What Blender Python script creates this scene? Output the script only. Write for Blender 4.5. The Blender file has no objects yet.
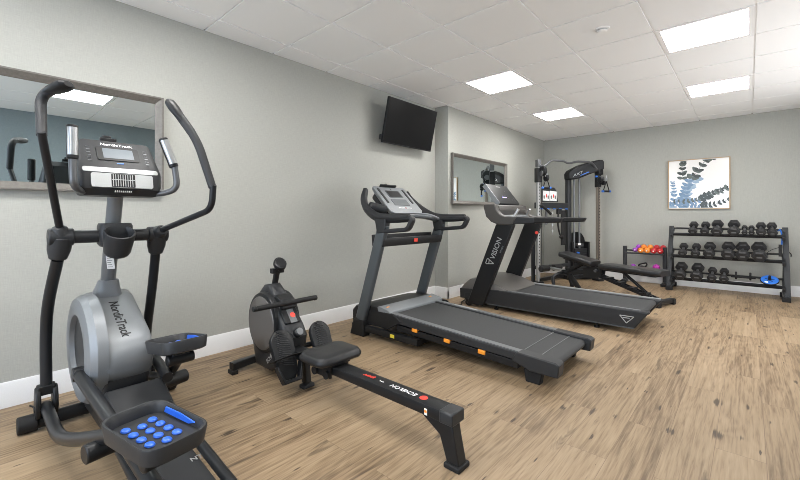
import bpy, bmesh, math, random
from mathutils import Vector, Matrix, Euler
random.seed(7)
SC = bpy.context.scene
COL = SC.collection
R = math.radians
V = Vector

# ------------------------------------------------------------------ materials
def new_mat(name):
    m = bpy.data.materials.new(name); m.use_nodes = True
    nt = m.node_tree
    return m, nt, nt.nodes['Principled BSDF']

def mat(name, col, rough=.5, metal=0., bump=0., bscale=300., var=0., coat=0., spec=.5):
    m, nt, b = new_mat(name)
    b.inputs['Base Color'].default_value = (*col, 1)
    b.inputs['Roughness'].default_value = rough
    b.inputs['Metallic'].default_value = metal
    b.inputs['Coat Weight'].default_value = coat
    b.inputs['Specular IOR Level'].default_value = spec
    tc = nt.nodes.new('ShaderNodeTexCoord')
    n = nt.nodes.new('ShaderNodeTexNoise'); n.inputs['Scale'].default_value = bscale
    n.inputs['Detail'].default_value = 3
    nt.links.new(tc.outputs['Object'], n.inputs['Vector'])
    if bump:
        bp = nt.nodes.new('ShaderNodeBump'); bp.inputs['Strength'].default_value = bump
        bp.inputs['Distance'].default_value = .001
        nt.links.new(n.outputs['Fac'], bp.inputs['Height'])
        nt.links.new(bp.outputs['Normal'], b.inputs['Normal'])
    v = var or .06
    mx = nt.nodes.new('ShaderNodeMix'); mx.data_type = 'RGBA'
    mx.inputs['A'].default_value = (*[c * (1 - v) for c in col], 1)
    mx.inputs['B'].default_value = (*[min(1, c * (1 + v)) for c in col], 1)
    nt.links.new(n.outputs['Fac'], mx.inputs['Factor'])
    nt.links.new(mx.outputs['Result'], b.inputs['Base Color'])
    return m

def emis(name, col, s):
    m, nt, b = new_mat(name)
    b.inputs['Base Color'].default_value = (*col, 1)
    b.inputs['Emission Color'].default_value = (*col, 1)
    b.inputs['Emission Strength'].default_value = s
    return m

M = {}
M['blk'] = mat('black_plastic', (.012, .0125, .0135), .42, bump=.15, bscale=900, spec=.3)
M['blk2'] = mat('charcoal_plastic', (.026, .027, .029), .45, bump=.12, bscale=900, spec=.3)
M['satin'] = mat('satin_black_steel', (.016, .017, .019), .34, 0.1, spec=.3)
M['rub'] = mat('black_rubber', (.012, .012, .0125), .62, bump=.4, bscale=500, spec=.3)
M['grip'] = mat('textured_grip', (.026, .027, .029), .5, bump=.9, bscale=260, spec=.3)
M['slate'] = mat('slate_grey_steel', (.078, .088, .096), .4, .25)
M['silver'] = mat('silver_plastic', (.20, .212, .224), .42, .2)
M['silver2'] = mat('light_silver_plastic', (.38, .39, .39), .34, .2)
M['grey'] = mat('mid_grey_plastic', (.13, .135, .14), .45)
M['warm'] = mat('warm_grey_plastic', (.115, .107, .10), .42, .15)
M['bracket'] = mat('bracket_grey_plastic', (.075, .070, .066), .42, .15)
M['belt'] = mat('running_belt', (.043, .044, .046), .6, bump=.3, bscale=700, spec=.3)
M['chrome'] = mat('brushed_chrome', (.48, .49, .50), .3, .8)
M['gunmetal'] = mat('gunmetal', (.11, .113, .118), .36, .4)
M['postgrey'] = mat('post_grey_steel', (.17, .18, .19), .36, .35)
M['screen'] = mat('dark_screen', (.014, .0145, .016), .3, coat=.1, spec=.3)
M['screen2'] = mat('grey_screen', (.16, .18, .2), .15, coat=.3)
M['tvs'] = mat('tv_screen', (.005, .005, .0055), .3, spec=.15)
M['white'] = mat('white_print', (.8, .8, .8), .5)
M['orange'] = mat('orange_plastic', (.9, .32, .03), .45)
M['red'] = mat('red_print', (.75, .06, .04), .5)
M['blue'] = mat('blue_rubber', (.02, .12, .62), .35)
M['bluep'] = mat('blue_plastic', (.03, .16, .6), .35)
M['yellow'] = mat('yellow_print', (.75, .62, .05), .5)
M['pad'] = mat('black_vinyl', (.02, .02, .021), .36, bump=.25, bscale=220, spec=.3)
M['neo_o'] = mat('orange_neoprene', (.85, .26, .03), .5)
M['neo_r'] = mat('red_neoprene', (.55, .025, .03), .45)
M['neo_p'] = mat('purple_neoprene', (.30, .05, .42), .45)
M['neo_m'] = mat('magenta_neoprene', (.45, .03, .36), .45)
M['led'] = emis('violet_display', (.45, .4, 1.), 1.2)
M['base'] = mat('white_trim_paint', (.74, .74, .74), .4)
M['tile'] = mat('ceiling_tile', (.94, .945, .95), .9, var=.01)
M['grid'] = mat('ceiling_bar', (.95, .95, .95), .5)
M['lamp'] = emis('lamp_diffuser', (1., .984, .952), 27.)
M['frame'] = mat('weathered_frame', (.135, .125, .112), .45, .2, bump=.4, bscale=60, var=.3)
M['oak'] = mat('thin_oak_frame', (.42, .29, .16), .5)
M['canvas'] = mat('picture_paper', (.80, .79, .77), .18, coat=.4)
M['leafb'] = mat('blue_ink', (.13, .22, .34), .25, var=.35, bscale=22)
M['leafb2'] = mat('pale_blue_ink', (.26, .36, .47), .25, var=.3, bscale=22)
M['leafg'] = mat('green_ink', (.022, .03, .022), .25, var=.5, bscale=22)
M['leafg2'] = mat('grey_green_ink', (.07, .09, .075), .25, var=.5, bscale=22)
M['hex'] = mat('hex_rubber', (.028, .028, .029), .5, bump=.3, bscale=300, spec=.3)
M['rack'] = mat('rack_steel', (.032, .034, .037), .42, .1, spec=.3)
M['bronze'] = mat('drilled_column_steel', (.24, .205, .17), .42, .3)
M['zinc'] = mat('grey_drilled_steel', (.34, .345, .345), .45, .2)

def glossy(name, col, rough=0.):
    m, nt, b = new_mat(name)
    b.inputs['Base Color'].default_value = (*col, 1)
    b.inputs['Metallic'].default_value = 1
    b.inputs['Roughness'].default_value = rough
    return m
M['mirror'] = glossy('mirror_glass', (.74, .81, .82), .0)

def wallpaper(name='linen_wallpaper', c0=(.366, .369, .340), c1=(.420, .423, .390)):
    m, nt, b = new_mat(name)
    L = nt.links.new
    tc = nt.nodes.new('ShaderNodeTexCoord')
    fac = None
    for sc in ((60, 60, 900), (900, 900, 60)):
        mp = nt.nodes.new('ShaderNodeMapping'); mp.inputs['Scale'].default_value = sc
        n = nt.nodes.new('ShaderNodeTexNoise'); n.inputs['Scale'].default_value = .35
        n.inputs['Detail'].default_value = 3
        L(tc.outputs['Object'], mp.inputs['Vector']); L(mp.outputs['Vector'], n.inputs['Vector'])
        if fac is None: fac = n.outputs['Fac']
        else:
            a = nt.nodes.new('ShaderNodeMath'); a.operation = 'ADD'
            L(fac, a.inputs[0]); L(n.outputs['Fac'], a.inputs[1]); fac = a.outputs[0]
    mr = nt.nodes.new('ShaderNodeMapRange'); mr.inputs['From Min'].default_value = .7; mr.inputs['From Max'].default_value = 1.3
    L(fac, mr.inputs['Value'])
    mx = nt.nodes.new('ShaderNodeMix'); mx.data_type = 'RGBA'
    mx.inputs['A'].default_value = (*c0, 1); mx.inputs['B'].default_value = (*c1, 1)
    L(mr.outputs['Result'], mx.inputs['Factor']); L(mx.outputs['Result'], b.inputs['Base Color'])
    bp = nt.nodes.new('ShaderNodeBump'); bp.inputs['Strength'].default_value = .15; bp.inputs['Distance'].default_value = .001
    L(mr.outputs['Result'], bp.inputs['Height']); L(bp.outputs['Normal'], b.inputs['Normal'])
    b.inputs['Roughness'].default_value = .6
    b.inputs['Specular IOR Level'].default_value = .3
    return m
M['wall'] = wallpaper()
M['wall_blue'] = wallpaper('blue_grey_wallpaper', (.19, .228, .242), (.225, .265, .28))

def floor_mat():
    m, nt, b = new_mat('light_oak_planks')
    L = nt.links.new; N = nt.nodes.new
    tc = N('ShaderNodeTexCoord')
    sep = N('ShaderNodeSeparateXYZ'); L(tc.outputs['Object'], sep.inputs[0])
    cmb = N('ShaderNodeCombineXYZ'); L(sep.outputs['Y'], cmb.inputs['X']); L(sep.outputs['X'], cmb.inputs['Y'])
    br = N('ShaderNodeTexBrick')
    br.offset = .37; br.offset_frequency = 2
    for k, v in (('Scale', 1.), ('Mortar Size', .0012), ('Mortar Smooth', .2), ('Brick Width', 1.22), ('Row Height', .185), ('Bias', 0.)):
        br.inputs[k].default_value = v
    br.inputs['Color1'].default_value = (0, 0, 0, 1); br.inputs['Color2'].default_value = (1, 1, 1, 1)
    br.inputs['Mortar'].default_value = (.5, .5, .5, 1)
    L(cmb.outputs[0], br.inputs['Vector'])
    rnd = N('ShaderNodeSeparateColor'); L(br.outputs['Color'], rnd.inputs[0])
    # per-plank offset of the grain
    off = N('ShaderNodeMath'); off.operation = 'MULTIPLY'; off.inputs[1].default_value = 37.
    L(rnd.outputs[0], off.inputs[0])
    def stretched(sx, sy, scale, detail, dist=0., rough=.55):
        c = N('ShaderNodeCombineXYZ')
        mx = N('ShaderNodeMath'); mx.operation = 'MULTIPLY'; mx.inputs[1].default_value = sx
        my = N('ShaderNodeMath'); my.operation = 'MULTIPLY'; my.inputs[1].default_value = sy
        L(sep.outputs['X'], mx.inputs[0]); L(sep.outputs['Y'], my.inputs[0])
        L(mx.outputs[0], c.inputs['X']); L(my.outputs[0], c.inputs['Y']); L(off.outputs[0], c.inputs['Z'])
        n = N('ShaderNodeTexNoise'); n.inputs['Scale'].default_value = scale
        n.inputs['Detail'].default_value = detail; n.inputs['Distortion'].default_value = dist
        n.inputs['Roughness'].default_value = rough
        L(c.outputs[0], n.inputs['Vector']); return n.outputs['Fac'], c.outputs[0]
    grain, _ = stretched(1, .045, 70., 5, .5, .55)
    broad, _ = stretched(1, .11, 6.5, 3, 1.0, .5)
    fine, _ = stretched(1, .05, 160., 2)
    swirl, _ = stretched(1, .20, 4.2, 2, .5, .45)
    sw = N('ShaderNodeMath'); sw.operation = 'MULTIPLY'; sw.inputs[1].default_value = 95.
    L(swirl, sw.inputs[0])
    sn = N('ShaderNodeMath'); sn.operation = 'SINE'; L(sw.outputs[0], sn.inputs[0])
    ramp = N('ShaderNodeValToRGB')
    e = ramp.color_ramp.elements
    e[0].position = .34; e[0].color = (.140, .093, .054, 1)
    e[1].position = .67; e[1].color = (.362, .268, .172, 1)
    x = e.new(.5); x.color = (.282, .201, .122, 1)
    s1 = N('ShaderNodeMath'); s1.operation = 'MULTIPLY_ADD'; s1.inputs[1].default_value = .54
    L(grain, s1.inputs[0]); 
    s2 = N('ShaderNodeMath'); s2.operation = 'MULTIPLY'; s2.inputs[1].default_value = .28
    L(broad, s2.inputs[0]); L(s2.outputs[0], s1.inputs[2])
    s3 = N('ShaderNodeMath'); s3.operation = 'MULTIPLY_ADD'; s3.inputs[1].default_value = .13
    L(rnd.outputs[0], s3.inputs[0]); L(s1.outputs[0], s3.inputs[2])
    s4 = N('ShaderNodeMath'); s4.operation = 'MULTIPLY_ADD'; s4.inputs[1].default_value = .20
    L(fine, s4.inputs[0]); L(s3.outputs[0], s4.inputs[2])
    s6 = N('ShaderNodeMath'); s6.operation = 'MULTIPLY_ADD'; s6.inputs[1].default_value = .022
    L(sn.outputs[0], s6.inputs[0]); L(s4.outputs[0], s6.inputs[2])
    s5 = N('ShaderNodeMath'); s5.operation = 'SUBTRACT'; s5.inputs[1].default_value = .075
    L(s6.outputs[0], s5.inputs[0])
    L(s5.outputs[0], ramp.inputs['Fac'])
    # knots: stretched voronoi cells, only some of them
    ck = N('ShaderNodeCombineXYZ')
    kx = N('ShaderNodeMath'); kx.operation = 'MULTIPLY'; kx.inputs[1].default_value = 1.
    ky = N('ShaderNodeMath'); ky.operation = 'MULTIPLY'; ky.inputs[1].default_value = .24
    wob = N('ShaderNodeMath'); wob.operation = 'MULTIPLY_ADD'; wob.inputs[1].default_value = .10
    L(broad, wob.inputs[0]); L(sep.outputs['X'], wob.inputs[2])
    L(wob.outputs[0], kx.inputs[0]); L(sep.outputs['Y'], ky.inputs[0])
    L(kx.outputs[0], ck.inputs['X']); L(ky.outputs[0], ck.inputs['Y'])
    vo = N('ShaderNodeTexVoronoi'); vo.inputs['Scale'].default_value = 7.5; vo.voronoi_dimensions = '2D'
    L(ck.outputs[0], vo.inputs['Vector'])
    vc = N('ShaderNodeSeparateColor'); L(vo.outputs['Color'], vc.inputs[0])
    sz = N('ShaderNodeMapRange'); sz.inputs['From Min'].default_value = .15; sz.inputs['From Max'].default_value = 1.
    sz.inputs['To Min'].default_value = .002; sz.inputs['To Max'].default_value = .15
    L(vc.outputs[0], sz.inputs['Value'])
    gd = N('ShaderNodeMath'); gd.operation = 'MULTIPLY_ADD'; gd.inputs[1].default_value = .30
    L(grain, gd.inputs[0]); L(vo.outputs['Distance'], gd.inputs[2])
    gs = N('ShaderNodeMath'); gs.operation = 'SUBTRACT'; gs.inputs[1].default_value = .135
    L(gd.outputs[0], gs.inputs[0])
    dv = N('ShaderNodeMath'); dv.operation = 'DIVIDE'; L(gs.outputs[0], dv.inputs[0]); L(sz.outputs['Result'], dv.inputs[1])
    kr = N('ShaderNodeMapRange'); kr.interpolation_type = 'SMOOTHSTEP'
    kr.inputs['From Min'].default_value = .35; kr.inputs['From Max'].default_value = 1.05
    kr.inputs['To Min'].default_value = .85; kr.inputs['To Max'].default_value = 0.
    L(dv.outputs[0], kr.inputs['Value'])
    # long dark cracks
    crack, _ = stretched(1, .09, 9.5, 5, 1.2, .6)
    cr = N('ShaderNodeMapRange'); cr.interpolation_type = 'SMOOTHSTEP'
    cr.inputs['From Min'].default_value = .60; cr.inputs['From Max'].default_value = .68
    cr.inputs['To Min'].default_value = 0.; cr.inputs['To Max'].default_value = .55
    L(crack, cr.inputs['Value'])
    kk = N('ShaderNodeMath'); kk.operation = 'MAXIMUM'; L(kr.outputs['Result'], kk.inputs[0]); L(cr.outputs['Result'], kk.inputs[1])
    mk = N('ShaderNodeMix'); mk.data_type = 'RGBA'; mk.inputs['B'].default_value = (.04, .026, .018, 1)
    L(kk.outputs[0], mk.inputs['Factor']); L(ramp.outputs['Color'], mk.inputs['A'])
    # plank joints
    mj = N('ShaderNodeMix'); mj.data_type = 'RGBA'; mj.inputs['B'].default_value = (.15, .10, .065, 1)
    jf = N('ShaderNodeMath'); jf.operation = 'MULTIPLY'; jf.inputs[1].default_value = .6
    L(br.outputs['Fac'], jf.inputs[0]); L(jf.outputs[0], mj.inputs['Factor']); L(mk.outputs['Result'], mj.inputs['A'])
    L(mj.outputs['Result'], b.inputs['Base Color'])
    b.inputs['Roughness'].default_value = .5
    b.inputs['Specular IOR Level'].default_value = .35
    bp = N('ShaderNodeBump'); bp.inputs['Strength'].default_value = .12; bp.inputs['Distance'].default_value = .002
    L(grain, bp.inputs['Height']); L(bp.outputs['Normal'], b.inputs['Normal'])
    return m
M['floor'] = floor_mat()

# ------------------------------------------------------------------ mesh helpers
def catmull(pts, n=6):
    pts = [V(p) for p in pts]
    if len(pts) < 3: return pts
    P = [pts[0] * 2 - pts[1]] + pts + [pts[-1] * 2 - pts[-2]]
    out = []
    for i in range(1, len(P) - 2):
        a, b_, c, d = P[i - 1:i + 3]
        for k in range(n):
            t = k / n
            out.append(.5 * ((2 * b_) + (c - a) * t + (2 * a - 5 * b_ + 4 * c - d) * t * t + (3 * b_ - a - 3 * c + d) * t ** 3))
    out.append(P[-2]); return out

def fillet(pts, r, n=5):
    """rounded corners on a polyline"""
    pts = [V(p) for p in pts]; out = [pts[0]]
    for i in range(1, len(pts) - 1):
        a, b_, c = pts[i - 1:i + 2]
        u = a - b_; w = c - b_
        q = min(r, u.length * .45, w.length * .45)
        p0 = b_ + u.normalized() * q; p1 = b_ + w.normalized() * q
        for k in range(n + 1):
            t = k / n
            out.append(p0 * (1 - t) ** 2 + b_ * 2 * t * (1 - t) + p1 * t * t)
    out.append(pts[-1]); return out

def rrect(w, h, r, n=3):
    out = []
    for cx, cy, a0 in ((w / 2 - r, h / 2 - r, 0), (-w / 2 + r, h / 2 - r, 90), (-w / 2 + r, -h / 2 + r, 180), (w / 2 - r, -h / 2 + r, 270)):
        for k in range(n + 1):
            a = R(a0 + 90 * k / n); out.append((cx + r * math.cos(a), cy + r * math.sin(a)))
    return out

def circ(r, n=14, ry=None):
    ry = r if ry is None else ry
    return [(r * math.cos(2 * math.pi * k / n), ry * math.sin(2 * math.pi * k / n)) for k in range(n)]

class MB:
    def __init__(s): s.bm = bmesh.new()
    def loft(s, rings, caps=True):
        bm = s.bm
        vr = [[bm.verts.new(p) for p in r] for r in rings]
        n = len(vr[0])
        for a, b_ in zip(vr, vr[1:]):
            for i in range(n):
                j = (i + 1) % n
                bm.faces.new((a[i], a[j], b_[j], b_[i]))
        if caps:
            bm.faces.new(vr[0][::-1]); bm.faces.new(vr[-1])
        return s
    def sweep(s, pts, prof, up=(0, 0, 1), caps=True, scale=None):
        pts = [V(p) for p in pts]; rings = []; up = V(up)
        t0 = (pts[1] - pts[0]).normalized()
        x = up.cross(t0)
        if x.length < 1e-4: x = V((1, 0, 0)).cross(t0)
        x.normalize()
        for i, p in enumerate(pts):
            if i == 0: t = pts[1] - p
            elif i == len(pts) - 1: t = p - pts[-2]
            else: t = (pts[i + 1] - p).normalized() + (p - pts[i - 1]).normalized()
            t.normalize()
            x = (x - t * x.dot(t)).normalized(); y = t.cross(x)
            k = 1 if scale is None else scale[i]
            rings.append([p + x * a * k + y * b_ * k for a, b_ in prof])
        return s.loft(rings, caps)
    def tube(s, pts, r, n=12, caps=True, scale=None): return s.sweep(pts, circ(r, n), caps=caps, scale=scale)
    def bar(s, pts, w, h, r=.004, up=(0, 0, 1)): return s.sweep(pts, rrect(w, h, min(r, w * .45, h * .45), 2), up)
    def cyl(s, p0, p1, r0, r1=None, n=20):
        p0, p1 = V(p0), V(p1)
        return s.sweep([p0, p1], circ(r0, n), scale=[1, (r1 if r1 is not None else r0) / r0])
    def box(s, c, size, rot=None):
        c = V(c); hx, hy, hz = [q / 2 for q in size]
        Mx = Euler(rot).to_matrix() if rot else Matrix.Identity(3)
        P = [c + Mx @ V((a * hx, b_ * hy, d * hz)) for d in (-1, 1) for a, b_ in ((-1, -1), (1, -1), (1, 1), (-1, 1))]
        return s.loft([P[:4], P[4:]])
    def prism(s, poly, axis, a0, a1):
        f = {'x': lambda p, a: (a, p[0], p[1]), 'y': lambda p, a: (p[0], a, p[1]), 'z': lambda p, a: (p[0], p[1], a)}[axis]
        return s.loft([[f(p, a0) for p in poly], [f(p, a1) for p in poly]])
    def lathe(s, prof, c, axis=(0, 0, 1), n=24):
        """prof: (radius, height) along axis, closed at both ends"""
        c = V(c); ax = V(axis).normalized()
        x = ax.orthogonal().normalized(); y = ax.cross(x)
        return s.loft([[c + ax * h + (x * math.cos(2 * math.pi * k / n) + y * math.sin(2 * math.pi * k / n)) * max(r, 1e-4) for k in range(n)] for r, h in prof])
    def ell(s, c, rad, rot=None, n=14, m=8):
        c = V(c); Mx = Euler(rot).to_matrix() if rot else Matrix.Identity(3); rings = []
        for j in range(m + 1):
            a = -math.pi / 2 + math.pi * j / m; q = max(math.cos(a), .02)
            rings.append([c + Mx @ V((rad[0] * q * math.cos(2 * math.pi * k / n), rad[1] * q * math.sin(2 * math.pi * k / n), rad[2] * math.sin(a))) for k in range(n)])
        return s.loft(rings)
    def xf(s, Mx):
        bmesh.ops.transform(s.bm, matrix=Mx, verts=s.bm.verts[:]); return s
    def build(s, name, m, parent=None, bevel=0., seg=2, ang=35., org=None, label=None):
        """parent: Empty (or a part of one); geometry is in world coordinates unless the root is at the origin"""
        root = parent
        while root is not None and root.parent is not None: root = root.parent
        if root is not None: off = root.location.copy()
        else: off = V(org) if org is not None else V((0, 0, 0))
        bmesh.ops.recalc_face_normals(s.bm, faces=s.bm.faces[:])
        bmesh.ops.translate(s.bm, vec=-off, verts=s.bm.verts[:])
        me = bpy.data.meshes.new(name); s.bm.to_mesh(me); s.bm.free()
        for p in me.polygons: p.use_smooth = True
        me.set_sharp_from_angle(angle=R(ang))
        if m is not None: me.materials.append(M[m] if isinstance(m, str) else m)
        o = bpy.data.objects.new(name, me); COL.objects.link(o)
        if parent is not None: o.parent = parent
        elif org is not None: o.location = off
        if bevel:
            bv = o.modifiers.new('bevel', 'BEVEL'); bv.width = bevel; bv.segments = seg
            bv.limit_method = 'ANGLE'; bv.angle_limit = R(40)
        if label: o['label'] = label
        return o

def tag(o, label, cat, group=None):
    o['label'] = label; o['category'] = cat
    if group: o['group'] = group
    return o
def thing(name, label, cat, loc=(0, 0, 0), rz=0., group=None):
    o = bpy.data.objects.new(name, None); COL.objects.link(o)
    o.location = loc; o.rotation_euler = (0, 0, rz); o.empty_display_size = .1
    return tag(o, label, cat, group)
def struct(o): o['kind'] = 'structure'; return o
def copy_tree(o, parent=None):
    c = o.copy(); COL.objects.link(c)
    if parent is not None: c.parent = parent
    for ch in [q for q in bpy.data.objects if q.parent == o]: copy_tree(ch, c)
    return c

def text(body, size, origin, right, up, name, m, parent, shear=0., ext=.0006, align='LEFT', wide=1., bold=.012):
    cu = bpy.data.curves.new('t', 'FONT'); cu.body = body; cu.size = size; cu.shear = shear
    cu.extrude = ext; cu.offset = bold * size; cu.align_x = align; cu.align_y = 'CENTER'; cu.resolution_u = 3
    t = bpy.data.objects.new('t', cu); COL.objects.link(t)
    bpy.context.view_layer.update()
    me = bpy.data.meshes.new_from_object(t.evaluated_get(bpy.context.evaluated_depsgraph_get()))
    bpy.data.objects.remove(t); bpy.data.curves.remove(cu)
    r, u = V(right).normalized(), V(up); u = (u - r * u.dot(r)).normalized(); n = r.cross(u)
    root = parent
    while root.parent is not None: root = root.parent
    o_ = V(origin) - root.location
    Mx = Matrix(((r.x * wide, u.x, n.x, o_.x), (r.y * wide, u.y, n.y, o_.y), (r.z * wide, u.z, n.z, o_.z), (0, 0, 0, 1)))
    me.transform(Mx); me.materials.clear(); me.materials.append(M[m])
    o = bpy.data.objects.new(name, me); COL.objects.link(o); o.parent = parent
    return o

def quad_frame(c0, r, u):
    """box helper on a tilted face: returns f(x,y,d) -> world point, d along the face normal"""
    r = V(r).normalized(); u = V(u); u = (u - r * u.dot(r)).normalized(); n = r.cross(u); c0 = V(c0)
    return lambda x, y, d=0.: c0 + r * x + u * y + n * d

def slab(mb, F, x0, x1, y0, y1, d0, d1, rad=0.):
    if rad:
        pr = [(x + (x0 + x1) / 2, y + (y0 + y1) / 2) for x, y in rrect(x1 - x0, y1 - y0, rad, 3)]
    else: pr = [(x0, y0), (x1, y0), (x1, y1), (x0, y1)]
    return mb.loft([[F(x, y, d0) for x, y in pr], [F(x, y, d1) for x, y in pr]])

# ------------------------------------------------------------------ room shell
H = 2.624; D = 7.713; XR = 4.47; YB = -2.7; JY = 4.389; JX = .219
struct(MB().box(((XR) / 2, (YB + D) / 2, -.05), (XR + .4, D - YB + .4, .1)).build('floor', 'floor'))
struct(MB().prism([(-.2, YB - .1), (0, YB - .1), (0, JY), (JX, JY), (JX, D + .1), (-.2, D + .1)], 'z', 0, H + .05).build('wall_left', 'wall'))
struct(MB().box(((JX + XR + .2) / 2, D + .1, H / 2 + .025), (XR - JX + .2, .2, H + .05)).build('wall_back', 'wall'))
RY0, RY1, RZ0, RZ1 = 3.4, 6.6, .5, 2.3
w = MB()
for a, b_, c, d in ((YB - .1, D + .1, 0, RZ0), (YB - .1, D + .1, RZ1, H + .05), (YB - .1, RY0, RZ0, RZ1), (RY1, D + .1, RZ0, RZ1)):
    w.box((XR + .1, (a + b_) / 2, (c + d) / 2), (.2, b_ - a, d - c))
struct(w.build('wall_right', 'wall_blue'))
w = MB()
for z in (RZ0, RZ1): w.bar([(XR + .12, RY0, z), (XR + .12, RY1, z)], .06, .05)
for y in (RY0, (RY0 + RY1) / 2, RY1): w.bar([(XR + .12, y, RZ0), (XR + .12, y, RZ1)], .05, .05, up=(0, 1, 0))
struct(w.build('added_window_2', 'base'))  # unseen window, added to brighten the back of the room

# rear wall and its wide unseen window, added for cool fill light
WX0, WX1, WZ0, WZ1 = .5, 4.0, .45, 2.35
w = MB()
for a, b_, c, d in ((0, XR, 0, WZ0), (0, XR, WZ1, H + .05), (0, WX0, WZ0, WZ1), (WX1, XR, WZ0, WZ1)):
    w.box(((a + b_) / 2, YB - .1, (c + d) / 2), (b_ - a, .2, d - c))
struct(w.build('wall_rear', 'wall'))
w = struct(MB().bar([(WX0, YB - .12, WZ0), (WX1, YB - .12, WZ0)], .06, .05).bar([(WX0, YB - .12, WZ1), (WX1, YB - .12, WZ1)], .06, .05)
           .bar([(WX0, YB - .12, WZ0), (WX0, YB - .12, WZ1)], .06, .05, up=(0, 1, 0)).bar([(WX1, YB - .12, WZ0), (WX1, YB - .12, WZ1)], .06, .05, up=(0, 1, 0))
           .bar([(2.3, YB - .12, WZ0), (2.3, YB - .12, WZ1)], .05, .05, up=(0, 1, 0)).build('added_window_1', 'base'))

# ceiling: bars with the tiles hanging a little lower, leaving shadow grooves
GX, GY, T = .2555, 1.2883, .61
LIGHTS = {(1, -3): 0, (1, -1): 0, (4, -1): 0, (1, 4): 0, (4, 4): 0, (1, 7): 0, (4, 7): 0, (1, -5): 0, (4, -5): 0}
ceil = MB().box((XR / 2, (YB + D) / 2, H + .06), (XR + .4, D - YB + .4, .1))
struct(ceil.build('ceiling', 'grid'))
ceil_o = bpy.data.objects['ceiling']
tl = MB(); g = .008
for i in range(-1, 8):
    for j in range(-8, 12):
        x0, x1 = GX + i * T, GX + (i + 1) * T; y0, y1 = GY + j * T, GY + (j + 1) * T
        if (i, j) in LIGHTS: continue
        lim = JX if y0 > JY - .3 else 0.
        x0, x1 = max(x0 + g, lim), min(x1 - g, XR); y0, y1 = max(y0 + g, YB), min(y1 - g, D)
        if x1 - x0 < .02 or y1 - y0 < .02: continue
        tl.box(((x0 + x1) / 2, (y0 + y1) / 2, H + .004), (x1 - x0, y1 - y0, .012))
tl.build('tiles', 'tile', ceil_o)

# baseboards
BH = .148
bb = [(0, 0), (.016, 0), (.016, BH - .035), (.012, BH - .025), (.012, BH - .012), (.006, BH), (0, BH)]
struct(MB().loft([[(x + a, y + b_, z) for x, z in bb for a, b_ in ((dx, 0),)] for dx, y, b_ in ((0, YB, 0), (0, JY - .0, 0))]).build('baseboard_left', 'base'))
m = MB()
m.loft([[(0, JY - x, z) for x, z in bb], [(JX + .016, JY - x, z) for x, z in bb]])
m.loft([[(JX + x, JY - .016, z) for x, z in bb], [(JX + x, D, z) for x, z in bb]])
struct(m.build('baseboard_pillar', 'base'))
struct(MB().loft([[(JX, D - x, z) for x, z in bb], [(XR, D - x, z) for x, z in bb]]).build('baseboard_back', 'base'))
struct(MB().loft([[(XR - x, YB, z) for x, z in bb], [(XR - x, D, z) for x, z in bb]]).build('baseboard_right', 'base'))

# ceiling lights
LN = {(1, 4): 'square lit ceiling panel nearest the wall television',
      (1, 7): 'square lit ceiling panel nearest the back left corner of the room',
      (4, 4): 'largest looking lit ceiling panel, at the top right near the smoke detector',
      (4, 7): 'lit ceiling panel above the dumbbell rack, behind the largest one',
      (4, -1): 'lit ceiling panel seen mirrored in the mirror behind the elliptical',
      (1, -3): 'unseen lit ceiling panel added for fill, left of the viewer beside the elliptical',  # this and the following entries: unseen panels, added to brighten the room
      (1, -1): 'unseen lit ceiling panel added for fill above the elliptical, outside the frame',
      (1, -5): 'unseen lit ceiling panel added for fill behind the viewer on the left', (4, -5): 'unseen lit ceiling panel added for fill behind the viewer on the right'}
for (i, j) in LIGHTS:
    x0, y0 = GX + i * T, GY + j * T; cx, cy = x0 + T / 2, y0 + T / 2
    t = thing('ceiling_light', LN[(i, j)], 'ceiling light', (cx, cy, H), group='square ceiling light panels')
    f = MB(); a = T / 2 - .006; b_ = a - .03
    for p, q in (((-a, -a), (a, -b_)), ((-a, b_), (a, a)), ((-a, -b_), (-b_, b_)), ((b_, -b_), (a, b_))):
        f.box((cx + (p[0] + q[0]) / 2, cy + (p[1] + q[1]) / 2, H + .003), (q[0] - p[0], q[1] - p[1], .014))
    f.build('frame', 'grid', t)
    MB().box((cx, cy, H + .004), (2 * b_, 2 * b_, .008)).build('diffuser', 'lamp', t)

# smoke detector
t = thing('smoke_detector', 'white round smoke detector on the ceiling between the light panels', 'smoke detector', (2.394, 3.402, H))
MB().lathe([(.02, 0), (.055, 0), (.055, -.007), (.046, -.010), (.02, -.010)], (2.394, 3.402, H)).build('base', 'grid', t)
MB().lathe([(.01, -.010), (.040, -.010), (.040, -.018), (.030, -.026), (.01, -.027)], (2.394, 3.402, H)).build('sensor_dome', 'grid', t)
MB().lathe([(.004, -.010), (.0415, -.0125), (.0415, -.0155), (.004, -.016)], (2.394, 3.402, H)).build('vent_slot', 'grey', t)

# ------------------------------------------------------------------ mirrors
def mirror(x, y0, y1, z0, z1, label):
    t = thing('wall_mirror', label, 'mirror', (x, (y0 + y1) / 2, z0))
    f = MB(); fw, fd = .05, .042
    pr = [(0, 0), (fd, 0), (fd, .010), (.016, fw), (0, fw)]
    ring = []
    for (yy, zz, sy, sz) in ((y0, z0, 1, 1), (y1, z0, -1, 1), (y1, z1, -1, -1), (y0, z1, 1, -1)):
        ring.append([(x + .002 + d, yy + sy * e, zz + sz * e) for d, e in pr])
    ring.append(ring[0]); f.loft(ring, caps=False).build('frame', 'frame', t, ang=25)
    MB().box((x + .010, (y0 + y1) / 2, (z0 + z1) / 2), (.012, y1 - y0 - .06, z1 - z0 - .06)).build('mirror_glass', 'mirror', t)
mirror(0, -.62, .985, 1.285, 2.0, 'wide framed wall mirror behind the elliptical trainer')
mirror(JX, 4.449, 6.054, 1.29, 1.992, 'wide framed wall mirror behind the black treadmill console')

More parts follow.
